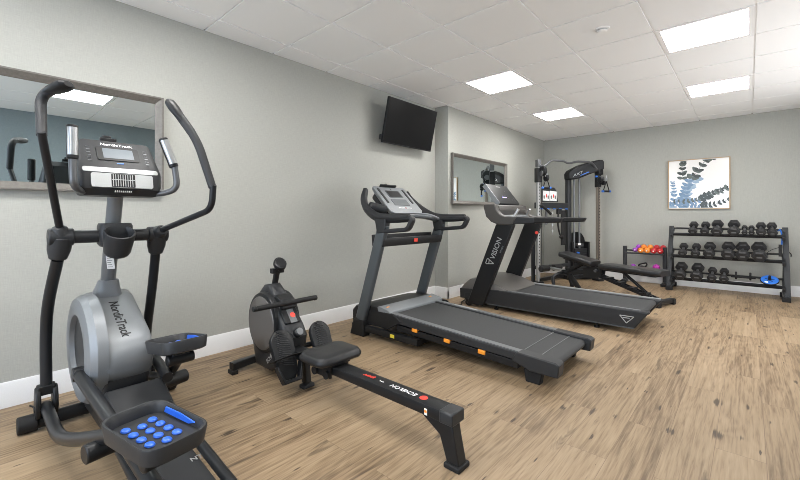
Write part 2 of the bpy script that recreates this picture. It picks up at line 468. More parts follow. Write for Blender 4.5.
# ------------------------------------------------------------------ television
t = thing('television', 'black flat screen television tilted down from the left wall', 'television', (.2, 3.65, 2.223))
F = quad_frame((.2, 3.65, 2.223), (0, 1, 0), (math.sin(R(12.4)), 0, math.cos(R(12.4))))
w_, h_ = .907, .521
slab(MB(), F, -w_ / 2, w_ / 2, -h_ / 2, h_ / 2, -.035, -.002).build('housing', 'blk', t, bevel=.004)
slab(MB(), F, -w_ / 2 + .008, w_ / 2 - .008, -h_ / 2 + .014, h_ / 2 - .008, -.004, .0004).build('screen', 'tvs', t)
slab(MB(), F, -.012, .012, -h_ / 2 + .004, -h_ / 2 + .008, -.003, .001).build('logo', 'silver2', t)
m = MB(); m.box((.012, 3.65, 2.2), (.02, .34, .2)); m.bar([(.02, 3.65, 2.2), (.16, 3.65, 2.23)], .06, .05)
m.build('wall_bracket', 'blk', t)
slab(MB(), F, -w_ / 2 - .012, -w_ / 2 + .02, -h_ / 2 + .03, -h_ / 2 + .09, -.06, -.025).build('side_box', 'blk2', t)

# ------------------------------------------------------------------ framed picture
t = thing('framed_picture', 'square framed print of blue and green eucalyptus branches on the back wall', 'picture', (2.67, D, 1.23))
x0, x1, z0, z1 = 2.283, 3.063, 1.233, 2.02
f = MB()
for a, b_ in (((x0, z0), (x1, z0 + .010)), ((x0, z1 - .010), (x1, z1)), ((x0, z0 + .014), (x0 + .014, z1 - .014)), ((x1 - .014, z0 + .014), (x1, z1 - .014))):
    f.box(((a[0] + b_[0]) / 2, D - .02, (a[1] + b_[1]) / 2), (b_[0] - a[0], .036, b_[1] - a[1]))
f.build('frame', 'oak', t)
MB().box(((x0 + x1) / 2, D - .015, (z0 + z1) / 2), (x1 - x0 - .02, .026, z1 - z0 - .02)).build('paper', 'canvas', t)
def leaves(name, m, stems, lay):
    bm = MB(); rnd = random.Random(lay + 3)
    lo = V((x0 + .018, 0, z0 + .018)); hi = V((x1 - .018, 0, z1 - .018))
    def put(cx, cz, a, L, W, y):
        pts = []
        for k in range(12):
            q = 2 * math.pi * k / 12
            u, v = L * math.cos(q), W * math.sin(q) * (1 - .25 * math.cos(q))
            pts.append((min(max(cx + u * math.cos(a) - v * math.sin(a), lo.x), hi.x), min(max(cz + u * math.sin(a) + v * math.cos(a), lo.z), hi.z)))
        if max(p[0] for p in pts) - min(p[0] for p in pts) < .004 or max(p[1] for p in pts) - min(p[1] for p in pts) < .004: return
        bm.bm.faces.new([bm.bm.verts.new((p[0], y, p[1])) for p in pts])
    k = 0
    for pts, n, s0, s1 in stems:
        P = catmull([(x0 + (x1 - x0) * u, 0, z0 + (z1 - z0) * v) for u, v in pts], 12)
        for i in range(n):
            q = i / max(1, n - 1); fi = q * (len(P) - 1); a = int(min(fi, len(P) - 2)); p = P[a].lerp(P[a + 1], fi - a)
            d = (P[a + 1] - P[a]); an = math.atan2(d.z, d.x); s = 1.0 * (s0 + (s1 - s0) * q)
            for sd in (-1, 1):
                an2 = an + sd * rnd.uniform(.7, 1.25); k += 1
                sc_ = s * rnd.uniform(.8, 1.2)
                put(p.x + math.cos(an2) * sc_ * .95, p.z + math.sin(an2) * sc_ * .95, an2, sc_, sc_ * rnd.uniform(.48, .70), D - .0285 - lay * .0006 - (k % 7) * .00007)
        ring = [(p.x, p.z) for p in P]
        for a, b_ in zip(P, P[1:]):
            pr = []
            d = (b_ - a).normalized(); nn = V((-d.z, 0, d.x)) * .0018
            q4 = [a + nn, a - nn, b_ - nn, b_ + nn]
            if all(lo.x < p.x < hi.x and lo.z < p.z < hi.z for p in q4):
                bm.bm.faces.new([bm.bm.verts.new((p.x, D - .0284 - lay * .0006, p.z)) for p in q4])
    o = bm.build(name, m, t); return o
leaves('pale_blue_leaves', 'leafb2', [([(.28, .02), (.30, .25), (.36, .45), (.46, .6)], 9, .042, .046), ([(.09, .02), (.1, .3), (.08, .55)], 8, .035, .02)], 0)
leaves('blue_leaves', 'leafb', [([(.22, .02), (.27, .2), (.30, .38), (.34, .55)], 8, .046, .04), ([(.02, .1), (.25, .13), (.5, .16)], 9, .03, .032), ([(.08, .1), (.11, .35), (.09, .52)], 7, .03, .015), ([(.3, .03), (.42, .03), (.5, .04)], 4, .03, .03)], 1)
leaves('grey_green_leaves', 'leafg2', [([(.40, .62), (.5, .78), (.6, .92), (.64, 1.)], 5, .044, .04), ([(.24, .62), (.25, .8), (.26, .95)], 5, .036, .03), ([(.1, .16), (.4, .17), (.62, .25), (.93, .38)], 13, .02, .03)], 2)
leaves('dark_green_leaves', 'leafg', [([(.44, .66), (.52, .8), (.6, .93), (.72, .99)], 5, .04, .026), ([(.55, .2), (.66, .27), (.8, .34), (.95, .4)], 7, .042, .018), ([(.55, .05), (.68, .07), (.82, .11), (.96, .17)], 7, .042, .018), ([(.23, .7), (.26, .92)], 3, .03, .03)], 3)

# ------------------------------------------------------------------ elliptical trainer (runs along X, user faces the left wall)
t = E_ = thing('elliptical_trainer', 'grey and black elliptical trainer with blue dotted pedals in front of the wide mirror', 'elliptical trainer', (.9, .55, 0))
m = MB(); m.tube([(.47, .24, .045), (.47, .86, .045)], .036, 16); m.bar([(.47, .55, .06), (1.2, .55, .055), (2.05, .55, .055)], .07, .06)
m.tube([(2.06, .30, .045), (2.06, .80, .045)], .036, 16)
fr = m.build('base_frame', 'satin', t)
for y0, y1 in ((.18, .26), (.84, .92)):
    MB().tube([(.47, y0, .046), (.47, y1, .046)], .044, 16).build('end_cap', 'rub', t, bevel=.006)
for y0, y1 in ((.26, .33), (.77, .84)):
    MB().tube([(2.06, y0, .046), (2.06, y1, .046)], .044, 16).build('end_cap', 'rub', t, bevel=.006)
# black lower shroud
MB().prism([(.40, .05), (.40, .34), (.60, .42), (.92, .42), (.93, .30), (.90, .18), (.96, .06)], 'y', .45, .65).build('lower_shroud', 'blk2', t, bevel=.02, seg=3)
# flywheel side discs
for ys, yi, kk in ((.392, .45, 1.), (.708, .62, .62)):
    s_ = 1 if yi > ys else -1
    prof = [(.17, 0), (.165, -.0), (.185, -.012), (.235, -.012), (.29, 0), (.305, .022), (.306, .075), (.05, .075)]
    d = MB(); c0 = V((.625, yi, .425)); rings = []
    for r_, h_ in ((.17, .030), (.178, .055), (.186, .059), (.225, .059), (.262, .050), (.280, .024), (.280, -.02)):
        rings.append([c0 + V((1.2 * kk * r_ * math.cos(2 * math.pi * k / 48), -s_ * h_, kk * r_ * math.sin(2 * math.pi * k / 48))) for k in range(48)])
    d.loft(rings).build('side_ring', 'silver', t)
    rings = []
    for r_, h_ in ((.02, .036), (.10, .034), (.165, .034), (.178, .030), (.178, .02)):
        rings.append([c0 + V((1.2 * kk * r_ * math.cos(2 * math.pi * k / 48), -s_ * h_, kk * r_ * math.sin(2 * math.pi * k / 48))) for k in range(48)])
    MB().loft(rings).build('side_disc', 'blk2', t)
# silver top shroud
rings = []
prof = [(.40, .34), (.385, .55), (.42, .66), (.47, .695), (.55, .682), (.90, .517), (.955, .455), (.962, .375), (.93, .315), (.86, .275), (.6, .27)]
cx, cz = .68, .48
for y, k in ((.436, .90), (.443, .95), (.462, .985), (.49, 1.), (.61, 1.), (.64, .985), (.658, .95), (.664, .90)):
    rings.append([(cx + (x - cx) * k, y, cz + (z - cz) * k) for x, z in prof])
MB().loft(rings).build('top_shroud', 'silver', t, ang=50)
text('NordicTrack', .060, (.618, .553, .6515), (.9045, 0, -.4264), (0, 1, 0), 'logo', 'blk', t, shear=.1, align='LEFT')
for z in (.36, .28, .20):
    MB().box((.80 + (.36 - z) * .3, .4485, z), (.035, .003, .006), (0, .3, 0)).build('decal', 'silver2', t)
# column
MB().loft([[(.49 + a, .55 + b_, .66) for a, b_ in rrect(.17, .14, .04)], [(.52 + a, .55 + b_, .72) for a, b_ in rrect(.12, .11, .035)], [(.545 + a, .55 + b_, .765) for a, b_ in rrect(.095, .09, .03)]]).build('column_collar', 'silver', t)
MB().tube([(.52, .55, .72), (.72, .55, 1.30)], .036, 20).build('column', 'postgrey', t)
F = quad_frame((.632, .55, .90), (.5, .86, 0), (.326, 0, .945))
st = slab(MB(), F, -.018, .018, -.055, .05, .0335, .0345).build('sticker', 'white', t, label='white warning sticker with a yellow top')
slab(MB(), F, -.018, .018, .036, .05, .0346, .0352).build('sticker_band', 'yellow', st)
for k in range(6): slab(MB(), F, -.014, .01 - (k % 3) * .003, -.045 + k * .013, -.042 + k * .013, .0346, .0350).build('sticker_line', 'grey', st)
# axle, cup holder
MB().tube([(.685, .29, 1.022), (.685, .80, 1.022)], .034, 20).build('axle', 'blk2', t)
m = MB(); m.loft([[(.69 + a, .55 + b_, z) for a, b_ in rrect(.12 * k, .15 * k, .03)] for z, k in ((.965, .86), (.98, 1), (1.075, 1), (1.09, .92))])
cup = [(.045, -.10), (.056, -.095), (.062, -.08), (.072, .030), (.070, .038), (.064, .040), (.058, .033), (.050, -.06), (.03, -.065), (.001, -.065)]
m.lathe(cup, (.775, .55, 1.012), (.50, 0, .866), n=32)
m.build('cup_holder', 'blk2', t, ang=45)
def hub(y, dy, rz):
    h = MB()
    h.tube([(.685, y - .05, 1.022), (.685, y + .05, 1.022)], .045, 20)
    return h
# left lever (near the picture's left edge)
def lever(side, ypts, hubdir, up_pts, grip_pts, low_pts, yoke):
    y = ypts
    lv = hub(y, .1, 0)
    a, b_ = V((.685, y, 1.022)), V(up_pts[0])
    lv.sweep([a, a.lerp(b_, .55), b_], circ(.046, 16), scale=[1, .86, .62])
    q = V(low_pts[0]); lv.sweep([a, a.lerp(q, .6), q], circ(.052, 16), scale=[1, .9, .68])
    L = lv.build('pivot_housing', 'blk2', t, bevel=.006)
    MB().tube(fillet(up_pts, .10, 7), .0165, 14).build('handlebar', 'satin', t)
    g_ = fillet(grip_pts, .08, 7)
    n = len(g_)
    MB().sweep(g_, circ(.021, 14), scale=[.93 if i == 0 else 1 if i < n - 3 else 1.06 for i in range(n)]).build('hand_grip', 'grip', t, bevel=.004)
    e, e0 = V(grip_pts[-1]), V(grip_pts[-2]); d = (e - e0).normalized()
    th = MB(); th.sweep([e - d * .12, e - d * .07, e - d * .02, e + d * .015, e + d * .03], circ(.034, 16, .022), scale=[.62, .95, 1.12, 1.02, .55]); th.build('thumb_pad', 'blk', t)
    MB().tube(catmull(low_pts, 6), .0255, 16).build('swing_arm', 'satin', t)
    x, yy, z = yoke; yk = MB()
    for s_ in (-1, 1): yk.loft([[(x + .05 * math.cos(q), yy + s_ * .034 + h, z + .02 + .085 * math.sin(q)) for q in [2 * math.pi * k / 16 for k in range(16)]] for h in (-.011, .011)])
    yk.box((x, yy, z + .085), (.055, .075, .05)); yk.tube([(x, yy - .05, z - .01), (x, yy + .05, z - .01)], .018, 12)
    yk.build('yoke', 'blk', t, bevel=.006)
lever('L', .325, 0, [(.70, .318, 1.075), (.94, .228, 1.50)], [(.93, .230, 1.485), (.83, .235, 1.69), (.975, .30, 1.715)],
      [(.67, .315, .91), (.54, .295, .68), (.49, .29, .50), (.50, .29, .22)], (.50, .29, .13))
lever('R', .755, 0, [(.745, .765, 1.05), (1.165, .868, 1.165), (1.185, .868, 1.29)], [(1.18, .867, 1.275), (1.10, .82, 1.53), (1.0, .73, 1.715)],
      [(.655, .755, .91), (.56, .765, .70), (.46, .765, .42), (.43, .765, .22)], (.42, .765, .13))
# linkage
for y, xa in ((.42, .82), (.68, .60)):
    MB().cyl((xa, y - .07 if y < .5 else y + .07, .355), (xa, y + .03 if y < .5 else y - .03, .355), .034).build('crank_pin', 'satin', t, bevel=.004)
for pts in ([(.82, .375, .355), (1.35, .40, .295), (1.86, .42, .235)], [(.60, .725, .345), (.85, .715, .315), (1.02, .705, .29)]):
    MB().tube(pts, .027, 16).build('pedal_leg', 'satin', t)
MB().tube(fillet([(.50, .29, .125), (.93, .285, .125), (1.18, .30, .20), (1.66, .37, .375)], .12, 6), .0265, 14).build('link_arm', 'satin', t)
MB().tube(fillet([(.43, .765, .125), (.70, .80, .17), (.95, .77, .33), (1.12, .74, .44)], .12, 6), .0265, 14).build('link_arm', 'satin', t)
MB().cyl((1.50, .285, .275), (1.48, .40, .275), .034).build('roller_pin', 'blk', t, bevel=.005)
MB().cyl((.84, .69, .195), (.80, .87, .195), .037).build('roller_pin', 'blk', t, bevel=.005)
for y in (.43, .475, .68): MB().tube([(1.05, y, .20), (2.04, y, .085)], .021, 14).build('ramp_rail', 'satin', t)
MB().cyl((1.84, .40, .165), (1.84, .49, .165), .045).build('ramp_roller', 'rub', t, bevel=.008)
MB().prism([(.93, .06), (.935, .262), (.96, .282), (1.10, .225), (1.17, .18), (1.18, .06)], 'y', .45, .70).build('ramp_hood', 'blk2', t, bevel=.012, seg=3)
MB().prism([(1.17, .07), (1.17, .165), (2.0, .075), (2.0, .05)], 'y', .50, .655).build('ramp_cover', 'blk2', t, bevel=.004)
F = quad_frame((1.56, .62, .1245), (.994, 0, -.108), (0, 1, 0))
text('NT', .035, F(0, 0, .001), (0, 1, 0), (-.994, 0, .108), 'decal', 'silver2', t)

def pedal(cx, cy, cz, pitch, yaw, k_=1.):
    Mx = Matrix.Translation((cx, cy, cz)) @ Euler((0, R(pitch), R(yaw))).to_matrix().to_4x4()
    out = [(x * 1.0, y) for x, y in rrect(.335, .205, .058, 5)]
    def ring(k, z, dz=0): return [(x * k, y * k + 0, z + (dz * max(0, -x / .18))) for x, y in out]
    rings = [ring(.84, -.036), ring(.94, -.03), ring(1.0, .018, .008), ring(.985, .024, .008), ring(.93, .024, .008), ring(.88, .016, .006), ring(.85, -.006), ring(.5, -.006)]
    m = MB(); m.loft(rings)
    p = m.xf(Mx).build('pedal', 'blk2', t, ang=40)
    d = MB()
    for i in range(4):
        for j in range(3):
            d.ell((-.085 + i * .050 + (j % 2) * .018, -.048 + j * .042, -.003), (.0185, .0145, .008), n=12, m=6)
    d.xf(Mx).build('grip_dots', 'blue', p, label='blue rubber grip dots')
    b_ = MB()
    b_.loft([[(x, .0865 - e, z - e * .3) for x, z in ((-.10, .002), (.05, .0), (.085, .012), (.0, .021), (-.09, .021))] for e in (0, .004)])
    b_.xf(Mx).build('side_badge', 'blue', p, label='curved blue badge inside the rim')
    s_ = MB(); s_.box((.01, 0, -.055), (.10, .08, .05)); s_.cyl((.04, -.06, -.07), (.04, .06, -.07), .026)
    s_.xf(Mx).build('pedal_bracket', 'blk', p, bevel=.006)
pedal(1.815, .418, .425, 0, 11); pedal(1.16, .70, .500, -11, 0)

# console
F0 = [(.60, 1.50), (.635, 1.535), (.67, 1.535), (.80, 1.375), (.825, 1.345), (.832, 1.268), (.80, 1.235), (.72, 1.23), (.64, 1.28)]
rings = []
for y, k in ((.375, .86), (.385, .97), (.40, 1), (.71, 1), (.725, .97), (.735, .86)):
    rings.append([(.72 + (x - .72) * k, (y - .555) * (1. if z < 1.4 else .93 if z < 1.52 else .90) + .555, 1.39 + (z - 1.39) * k) for x, z in F0])
con = MB().loft(rings).build('console', 'blk2', t, ang=40)
nrm = V((-.13, 0, .16)).normalized()
F = quad_frame((.735, .555, 1.455), (0, 1, 0), (-.13, 0, .16))
slab(MB(), F, -.095, .095, -.045, .055, -.002, .004, .012).build('screen_bezel', 'blk', con)
slab(MB(), F, -.068, .068, -.030, .042, .003, .0052).build('screen', 'screen2', con)
text('NordicTrack', .024, F(0, .074, .0015), (0, 1, 0), (-.13, 0, .16), 'logo', 'white', con, align='CENTER', wide=1.15)
for s_ in (-1, 1):
    for k in range(6): slab(MB(), F, s_ * .128 - .008, s_ * .128 + .008, -.055 + k * .02, -.052 + k * .02, -.002, .0022).build('button', 'postgrey', con)
slab(MB(), F, -.015, .015, -.066, -.060, -.002, .0022).build('button', 'bluep', con)
F2 = quad_frame((.806, .555, 1.368), (0, 1, 0), (-.13, 0, .16))
slab(MB(), F2, -.165, .165, -.020, .012, -.004, .003, .01).build('console_trim', 'silver2', con)
F3 = quad_frame((.834, .555, 1.315), (0, 1, 0), (-.012, 0, .06))
slab(MB(), F3, -.135, .135, -.040, .033, -.012, .004, .01).build('fan_panel', 'silver2', con)
slab(MB(), F3, -.052, .052, -.038, .031, .002, .0055, .004).build('fan_grille', 'blk', con)
gr = MB()
for k in range(9): slab(gr, F3, -.0455 + k * .0105, -.0425 + k * .0105, -.035, .028, .005, .0075)
slab(gr, F3, -.05, .05, -.001, .002, .005, .0075)
gr.build('fan_slats', 'silver2', con)
for k in range(9): slab(MB(), F3, -.038 + k * .0085, -.034 + k * .0085, -.064, -.056, -.012, .001).build('vent', 'silver2', con)
m = MB(); m.box((.625, .53, 1.548), (.035, .075, .02)); m.box((.62, .525, 1.562), (.03, .04, .02)); m.build('tablet_clip', 'blk', con, bevel=.004)
for s_, tb, gp in ((-1, [(.74, .50, 1.262), (.80, .385, 1.25), (.87, .348, 1.275), (.862, .345, 1.42)], [(.862, .345, 1.40), (.855, .345, 1.565)]),
                   (1, [(.74, .61, 1.262), (.80, .735, 1.25), (.88, .80, 1.28), (.87, .785, 1.42)], [(.868, .786, 1.40), (.845, .735, 1.56)])):
    MB().tube(fillet(tb, .05, 6), .0165, 14).build('fixed_handlebar', 'gunmetal', t)
    q = MB().tube(gp, .0235, 16).build('pulse_grip', 'blk', t, bevel=.006)
    a, b_ = V(gp[0]), V(gp[1]); d = b_ - a
    MB().tube([a + d * .12 + V((.004, 0, 0)), a + d * .92 + V((.004, 0, 0))], .0222, 16).build('pulse_sensor', 'chrome', q)

# ------------------------------------------------------------------ rowing machine (runs along X)
yc = 1.48
t = thing('rowing_machine', 'black rowing machine with round flywheel and long rail in the foreground', 'rowing machine', (1.3, yc, 0))
MB().bar([(.518, 1.272, .055), (.46, 1.76, .055)], .055, .05).build('front_foot', 'satin', t, bevel=.004)
for q, w0 in (((.517, 1.284, .02), 0), ((.461, 1.748, .02), 0)):
    m = MB(); m.box((q[0], q[1], .014), (.075, .045, .028)); m.build('foot_pad', 'rub', t, bevel=.005)
    MB().cyl((q[0] - .05, q[1] + .03, .036), (q[0] - .05, q[1] + .055, .036), .034).build('wheel', 'rub', t, bevel=.004)
prof = [(.60, .05), (.555, .20), (.56, .46), (.60, .56), (.655, .63), (.73, .645), (.79, .60), (.86, .52), (.975, .385), (1.02, .32), (1.0, .22), (.93, .13), (.80, .05)]
rings = []
for y, k in ((1.405, .9), (1.412, .96), (1.43, 1.), (1.55, 1.), (1.568, .96), (1.575, .9)):
    rings.append([(.77 + (x - .77) * k, 1.49 + (y - 1.49) * (1 if z < .5 else .62 if z > .58 else .85), .34 + (z - .34) * k) for x, z in prof])
MB().loft(rings).build('flywheel_housing', 'blk2', t, ang=40)
for ys, s_ in ((1.418, -1), (1.562, 1)):
    c0 = V((.715, ys, .375))
    MB().loft([[c0 + V((r_ * .92 * math.cos(2 * math.pi * k / 48), s_ * h_, r_ * math.sin(2 * math.pi * k / 48))) for k in range(48)] for r_, h_ in ((.215, -.03), (.215, .006), (.208, .02), (.19, .026))]).build('side_ring', 'blk', t)
    MB().loft([[c0 + V((r_ * .92 * math.cos(2 * math.pi * k / 48), s_ * h_, r_ * math.sin(2 * math.pi * k / 48))) for k in range(48)] for r_, h_ in ((.195, .02), (.18, .031), (.08, .034), (.01, .034))]).build('side_disc', 'warm', t)
# sloping front cover with red badge
F = quad_frame((.905, yc + .01, .462), (0, 1, 0), (-.65, 0, .76))
slab(MB(), F, -.062, .062, -.085, .085, -.01, .016, .012).build('front_cover', 'blk', t, bevel=.006)
slab(MB(), F, -.02, .03, -.085, .085, .015, .0175).build('front_stripe', 'grey', t)
m = MB(); m.lathe([(.001, 0), (.019, 0), (.019, .002), (.001, .002)], F(.012, -.03, .0178), nrm := (F(0, 0, 1) - F(0, 0, 0)), n=20); m.build('badge', 'red', t, label='round red badge')
# console on its stalk
MB().bar([(.70, yc + .02, .60), (.745, yc + .02, .74)], .035, .03).build('console_stalk', 'blk', t)
Mx = Matrix.Translation((.765, yc + .03, .785)) @ Euler((0, R(42), R(-14))).to_matrix().to_4x4()
c_ = MB().loft([[(a * k, b_ * k, z) for a, b_ in circ(.055, 24, .046)] for z, k in ((-.028, .75), (-.015, .97), (.0, 1), (.012, .95), (.016, .8))]).xf(Mx).build('console', 'blk', t)
MB().loft([[(a * k, b_ * k, z) for a, b_ in circ(.042, 24, .034)] for z, k in ((.0155, 1), (.0175, .95))]).xf(Mx).build('console_screen', 'screen', c_)
MB().bar([(.735, yc - .02, .735), (.735, yc + .07, .735)], .04, .035).build('console_clamp', 'blk', t)
# pull handle and its cradle
MB().prism([(.77, .50), (.82, .58), (.90, .555), (.925, .50), (.86, .45)], 'y', yc - .045, yc + .065).build('handle_cradle', 'blk', t, bevel=.006)
hd = MB().tube([(.92, 1.235, .533), (.92, 1.69, .535), (.92, 1.70, .535)], .0175, 16).build('pull_handle', 'rub', t)
for y in (1.235, 1.70): MB().cyl((.92, y - .012, .534), (.92, y + .012, .534), .0185).build('handle_cap', 'blk', hd, bevel=.004)
# rail
MB().bar([(.90, yc, .225), (2.29, yc, .225)], .098, .052, .008).build('rail', 'blk', t)
MB().bar([(2.225, yc, .224), (2.298, yc, .224)], .102, .058, .008).build('rail_end_cap', 'blk2', t, bevel=.008)
text('ECHELON', .038, (2.06, yc - .002, .2518), (-1, 0, 0), (0, -1, 0), 'logo', 'white', t, shear=.15, bold=.004)
m = MB(); m.lathe([(.001, 0), (.021, 0), (.021, .001), (.001, .001)], (2.10, yc, .2512), n=24); m.build('badge', 'red', t, label='round red badge on the rail')
text('sport', .036, (1.765, yc - .002, .2518), (-1, 0, 0), (0, -1, 0), 'logo', 'red', t, shear=.5)
text('•••', .03, (1.835, yc - .002, .2518), (-1, 0, 0), (0, -1, 0), 'logo', 'white', t)
MB().box((2.15, yc - .0496, .219), (.016, .002, .03)).build('sticker', 'white', t, label='small white and orange sticker')
MB().box((2.15, yc - .0500, .221), (.014, .002, .012)).build('sticker', 'orange', t)
pr = [(2.11, .192), (2.285, .192), (2.295, .14), (2.322, .02), (2.255, .02), (2.215, .13)]
MB().prism(pr, 'y', yc - .032, yc + .032).build('rear_leg', 'blk', t, bevel=.006)
MB().box((2.288, yc, .012), (.085, .090, .024)).build('rear_foot', 'rub', t, bevel=.006)
MB().bar([(1.07, yc + .03, .19), (1.09, yc + .03, .03)], .055, .04, up=(0, 1, 0)).build('middle_leg', 'blk', t)
MB().box((1.095, yc + .03, .012), (.055, .085, .024)).build('middle_foot', 'blk2', t, bevel=.005)
# seat
out = rrect(.245, .325, .055, 5)
def sring(k, z, dz=0): return [(1.385 + x * k + (.0 if abs(y) > .1 else .012 * (x > 0)), yc + y * k, z + abs(y) / .165 * dz) for x, y in out]
MB().loft([sring(.86, .272), sring(.98, .275), sring(1.02, .285, .002), sring(1.02, .296, .002), sring(.92, .318, .002), sring(.88, .321, .002), sring(.4, .321)]).build('seat', 'pad', t, ang=60)
m = MB(); m.box((1.385, yc, .262), (.18, .15, .024)); 
for s_ in (-1, 1): m.box((1.385, yc + s_ * .062, .225), (.16, .016, .085))
m.build('seat_carriage', 'blk', t, bevel=.004)
for x in (1.33, 1.44):
    for s_ in (-1, 1): MB().cyl((x, yc + s_ * .07, .205), (x, yc + s_ * .085, .205), .024).build('seat_roller', 'rub', t)
# foot plates
for y in (1.365, 1.665):
    Mx = Matrix.Translation((1.06, y, .235)) @ Euler((0, R(66), 0)).to_matrix().to_4x4()
    out = []
    for k in range(28):
        q = 2 * math.pi * k / 28; out.append((.165 * math.cos(q), (.076 + .010 * -math.cos(q)) * max(-1, min(1, 1.25 * math.sin(q)))))
    p = MB().loft([[(x * k, y_ * k, z) for x, y_ in out] for z, k in ((-.022, .92), (-.016, 1), (.006, 1), (.012, .95))]).xf(Mx).build('foot_plate', 'blk', t, ang=40)
    r_ = MB()
    for k in range(15):
        x = -.14 + k * .014
        wd = .045 if abs(x) < .12 else .03
        r_.tube([(x - .018, -wd, .012), (x, -wd * .3, .0125), (x + .014, wd, .012)], .003, 6)
    r_.xf(Mx).build('tread_ribs', 'blk2', p)
    h_ = MB(); h_.loft([[(x, y_, z) for x, y_ in ((.168, -.062), (.168, .062), (.07, .088), (.05, .082), (.146, .050), (.146, -.050), (.05, -.082), (.07, -.088))] for z in (.0, .05)])
    h_.xf(Mx).build('heel_cup', 'blk', p, bevel=.006)
    s_ = MB(); s_.sweep(fillet([(.02, -.092, 0), (.015, -.085, .05), (.01, 0, .07), (.015, .085, .05), (.02, .092, 0)], .05, 4), rrect(.05, .005, .002, 2), up=(1, 0, 0))
    s_.xf(Mx).build('foot_strap', 'rub', p)
MB().cyl((.99, 1.345, .235), (.99, 1.65, .235), .018).build('foot_axle', 'satin', t)
k_ = MB(); k_.cyl((.985, 1.495, .325), (1.03, 1.495, .355), .032).build('resistance_knob', 'blk', t, bevel=.005)
MB().cyl((1.03, 1.495, .355), (1.038, 1.495, .360), .024).build('knob_cap', 'grey', t)
F = quad_frame((.86, 1.403, .19), (.72, 0, .69), (-.69, 0, .72))
text('ECHELON', .04, (.78, 1.399, .115), (.72, 0, .69), (-.69, 0, .72), 'logo', 'silver2', t)

# ------------------------------------------------------------------ grey folding treadmill (middle)
yc = 2.945
t = thing('treadmill', 'grey treadmill with silver console and orange deck cushions under the television', 'treadmill', (1.2, yc, 0))
for s_ in (-1, 1):
    y = yc + s_ * .43
    MB().bar([(.42, y, .075), (1.23, y, .075)], .05, .055, .006).build('base_rail', 'blk', t)
    MB().prism([(.41, 0), (.60, 0), (.61, .025), (.59, .15), (.465, .15)], 'y', y - .045, y + .04).build('upright_boot', 'rub', t, bevel=.012, seg=3)
    MB().sweep([(.525, y, .15), (.825, y, 1.05)], rrect(.056, .112, .016), up=(-1, 0, .33)).build('upright', 'slate', t, ang=40)
    # folded-in loop handle
    yy = y
    h_ = MB(); loop = fillet([(.80, yy, 1.105), (1.17, yy, 1.108), (1.115, yy, 1.012), (.79, yy, .985)], .035, 6)
    h_.sweep(loop, rrect(.06, .038, .014), up=(0, 1, 0) if False else (0, 0, 1))
    h_.build('handle_loop', 'blk2', t, ang=40)
    a_ = MB(); a_.loft([[(x, yy + q, z) for x, z, q in zip(*zz)] for zz in []]) if False else None
    pth = catmull([(.45, yc + s_ * .30, 1.385), (.485, yc + s_ * .355, 1.29), (.58, yc + s_ * .41, 1.195), (.74, yc + s_ * .43, 1.118), (.92, y, 1.105), (1.13, y, 1.110)], 6)
    m_ = MB(); m_.sweep(pth, rrect(.062, .085, .02), scale=[min(1, .7 + .04 * k) if k < 20 else max(.72, 1 - .02 * (k - 20)) for k in range(len(pth))]); m_.build('console_arm', 'blk2', t, ang=40)
    MB().prism([(.73, 1.12), (.88, 1.12), (.865, .98), (.765, .965)], 'y', y - .034, y + .034).build('arm_bracket', 'blk2', t, bevel=.012, seg=3)
MB().bar([(1.2, yc - .43, .07), (1.2, yc + .43, .07)], .04, .05).build('base_crossbar', 'blk', t)
# deck tilted a little down to the rear
zt = lambda x: .252 - (x - .85) * .052
for s_ in (-1, 1):
    yd = yc - .015; a, b_ = sorted((yd + s_ * (.315 if s_ < 0 else .288), yd + s_ * (.392 if s_ < 0 else .362)))
    MB().prism([(.80, zt(.8)), (2.20, zt(2.2)), (2.20, zt(2.2) - .055), (.80, zt(.8) - .07)], 'y', a, b_).build('side_rail', 'blk2', t, bevel=.006)
    # ribbed foot strip on top
    MB().prism([(.86, zt(.86)), (2.10, zt(2.1)), (2.10, zt(2.1) + .006), (.86, zt(.86) + .006)], 'y', a + .012, b_ - .012).build('foot_strip', 'grey', t)
    # lower black beam and rear end cap
    MB().prism([(.95, .165), (2.08, .125), (2.08, .072), (.95, .115)], 'y', a + .01, b_ - .002).build('lower_beam', 'blk', t, bevel=.004)
    MB().prism([(2.08, zt(2.08) + .006), (2.345, zt(2.345) + .008), (2.37, zt(2.37) - .004), (2.36, .085), (2.18, .085), (2.04, .13)], 'y', a - .012, b_ + .012).build('end_cap', 'blk2', t, bevel=.008)
    m = MB(); m.prism([(2.12, .088), (2.25, .088), (2.235, 0), (2.135, 0)], 'y', a + .012, b_ - .012); m.build('rear_foot', 'rub', t, bevel=.008)
    for x in (1.16, 1.49, 1.80):
        z = zt(x) - .082
        MB().box((x, yd + (s_ * .358 if s_ < 0 else .328), z + .004), (.06, .068, .034), (0, .055, 0)).build('deck_cushion', 'orange', t, bevel=.006, label='orange rubber deck cushion')
m = MB()
bl = [(.80, zt(.8) - .008), (2.30, zt(2.3) - .012)]
arc = [(2.30 + .028 * math.sin(R(q)), zt(2.3) - .04 + .028 * math.cos(R(q))) for q in range(0, 181, 20)]
m.prism(bl[:1] + arc + [(.80, zt(.8) - .064)], 'y', yd - .306, yd + .280); m.build('running_belt', 'belt', t)
for x in (2.08, 2.205):
    MB().prism([(x, zt(x) - .0085), (x + .006, zt(x + .006) - .0085), (x + .006, zt(x) - .0075), (x, zt(x) - .0072)], 'y', yd - .303, yd + .277).build('belt_seam', 'grey', t)
hp = [(.36, .10), (.36, .215), (.41, .262), (.60, .292), (.72, .290), (.74, .25), (.74, .12)]
rings = [[(x if x > .5 else x + e * .5, yc + y, z - e * .25) for x, z in hp] for y, e in ((-.405, .04), (-.39, .01), (0, 0), (.39, .01), (.405, .04))]
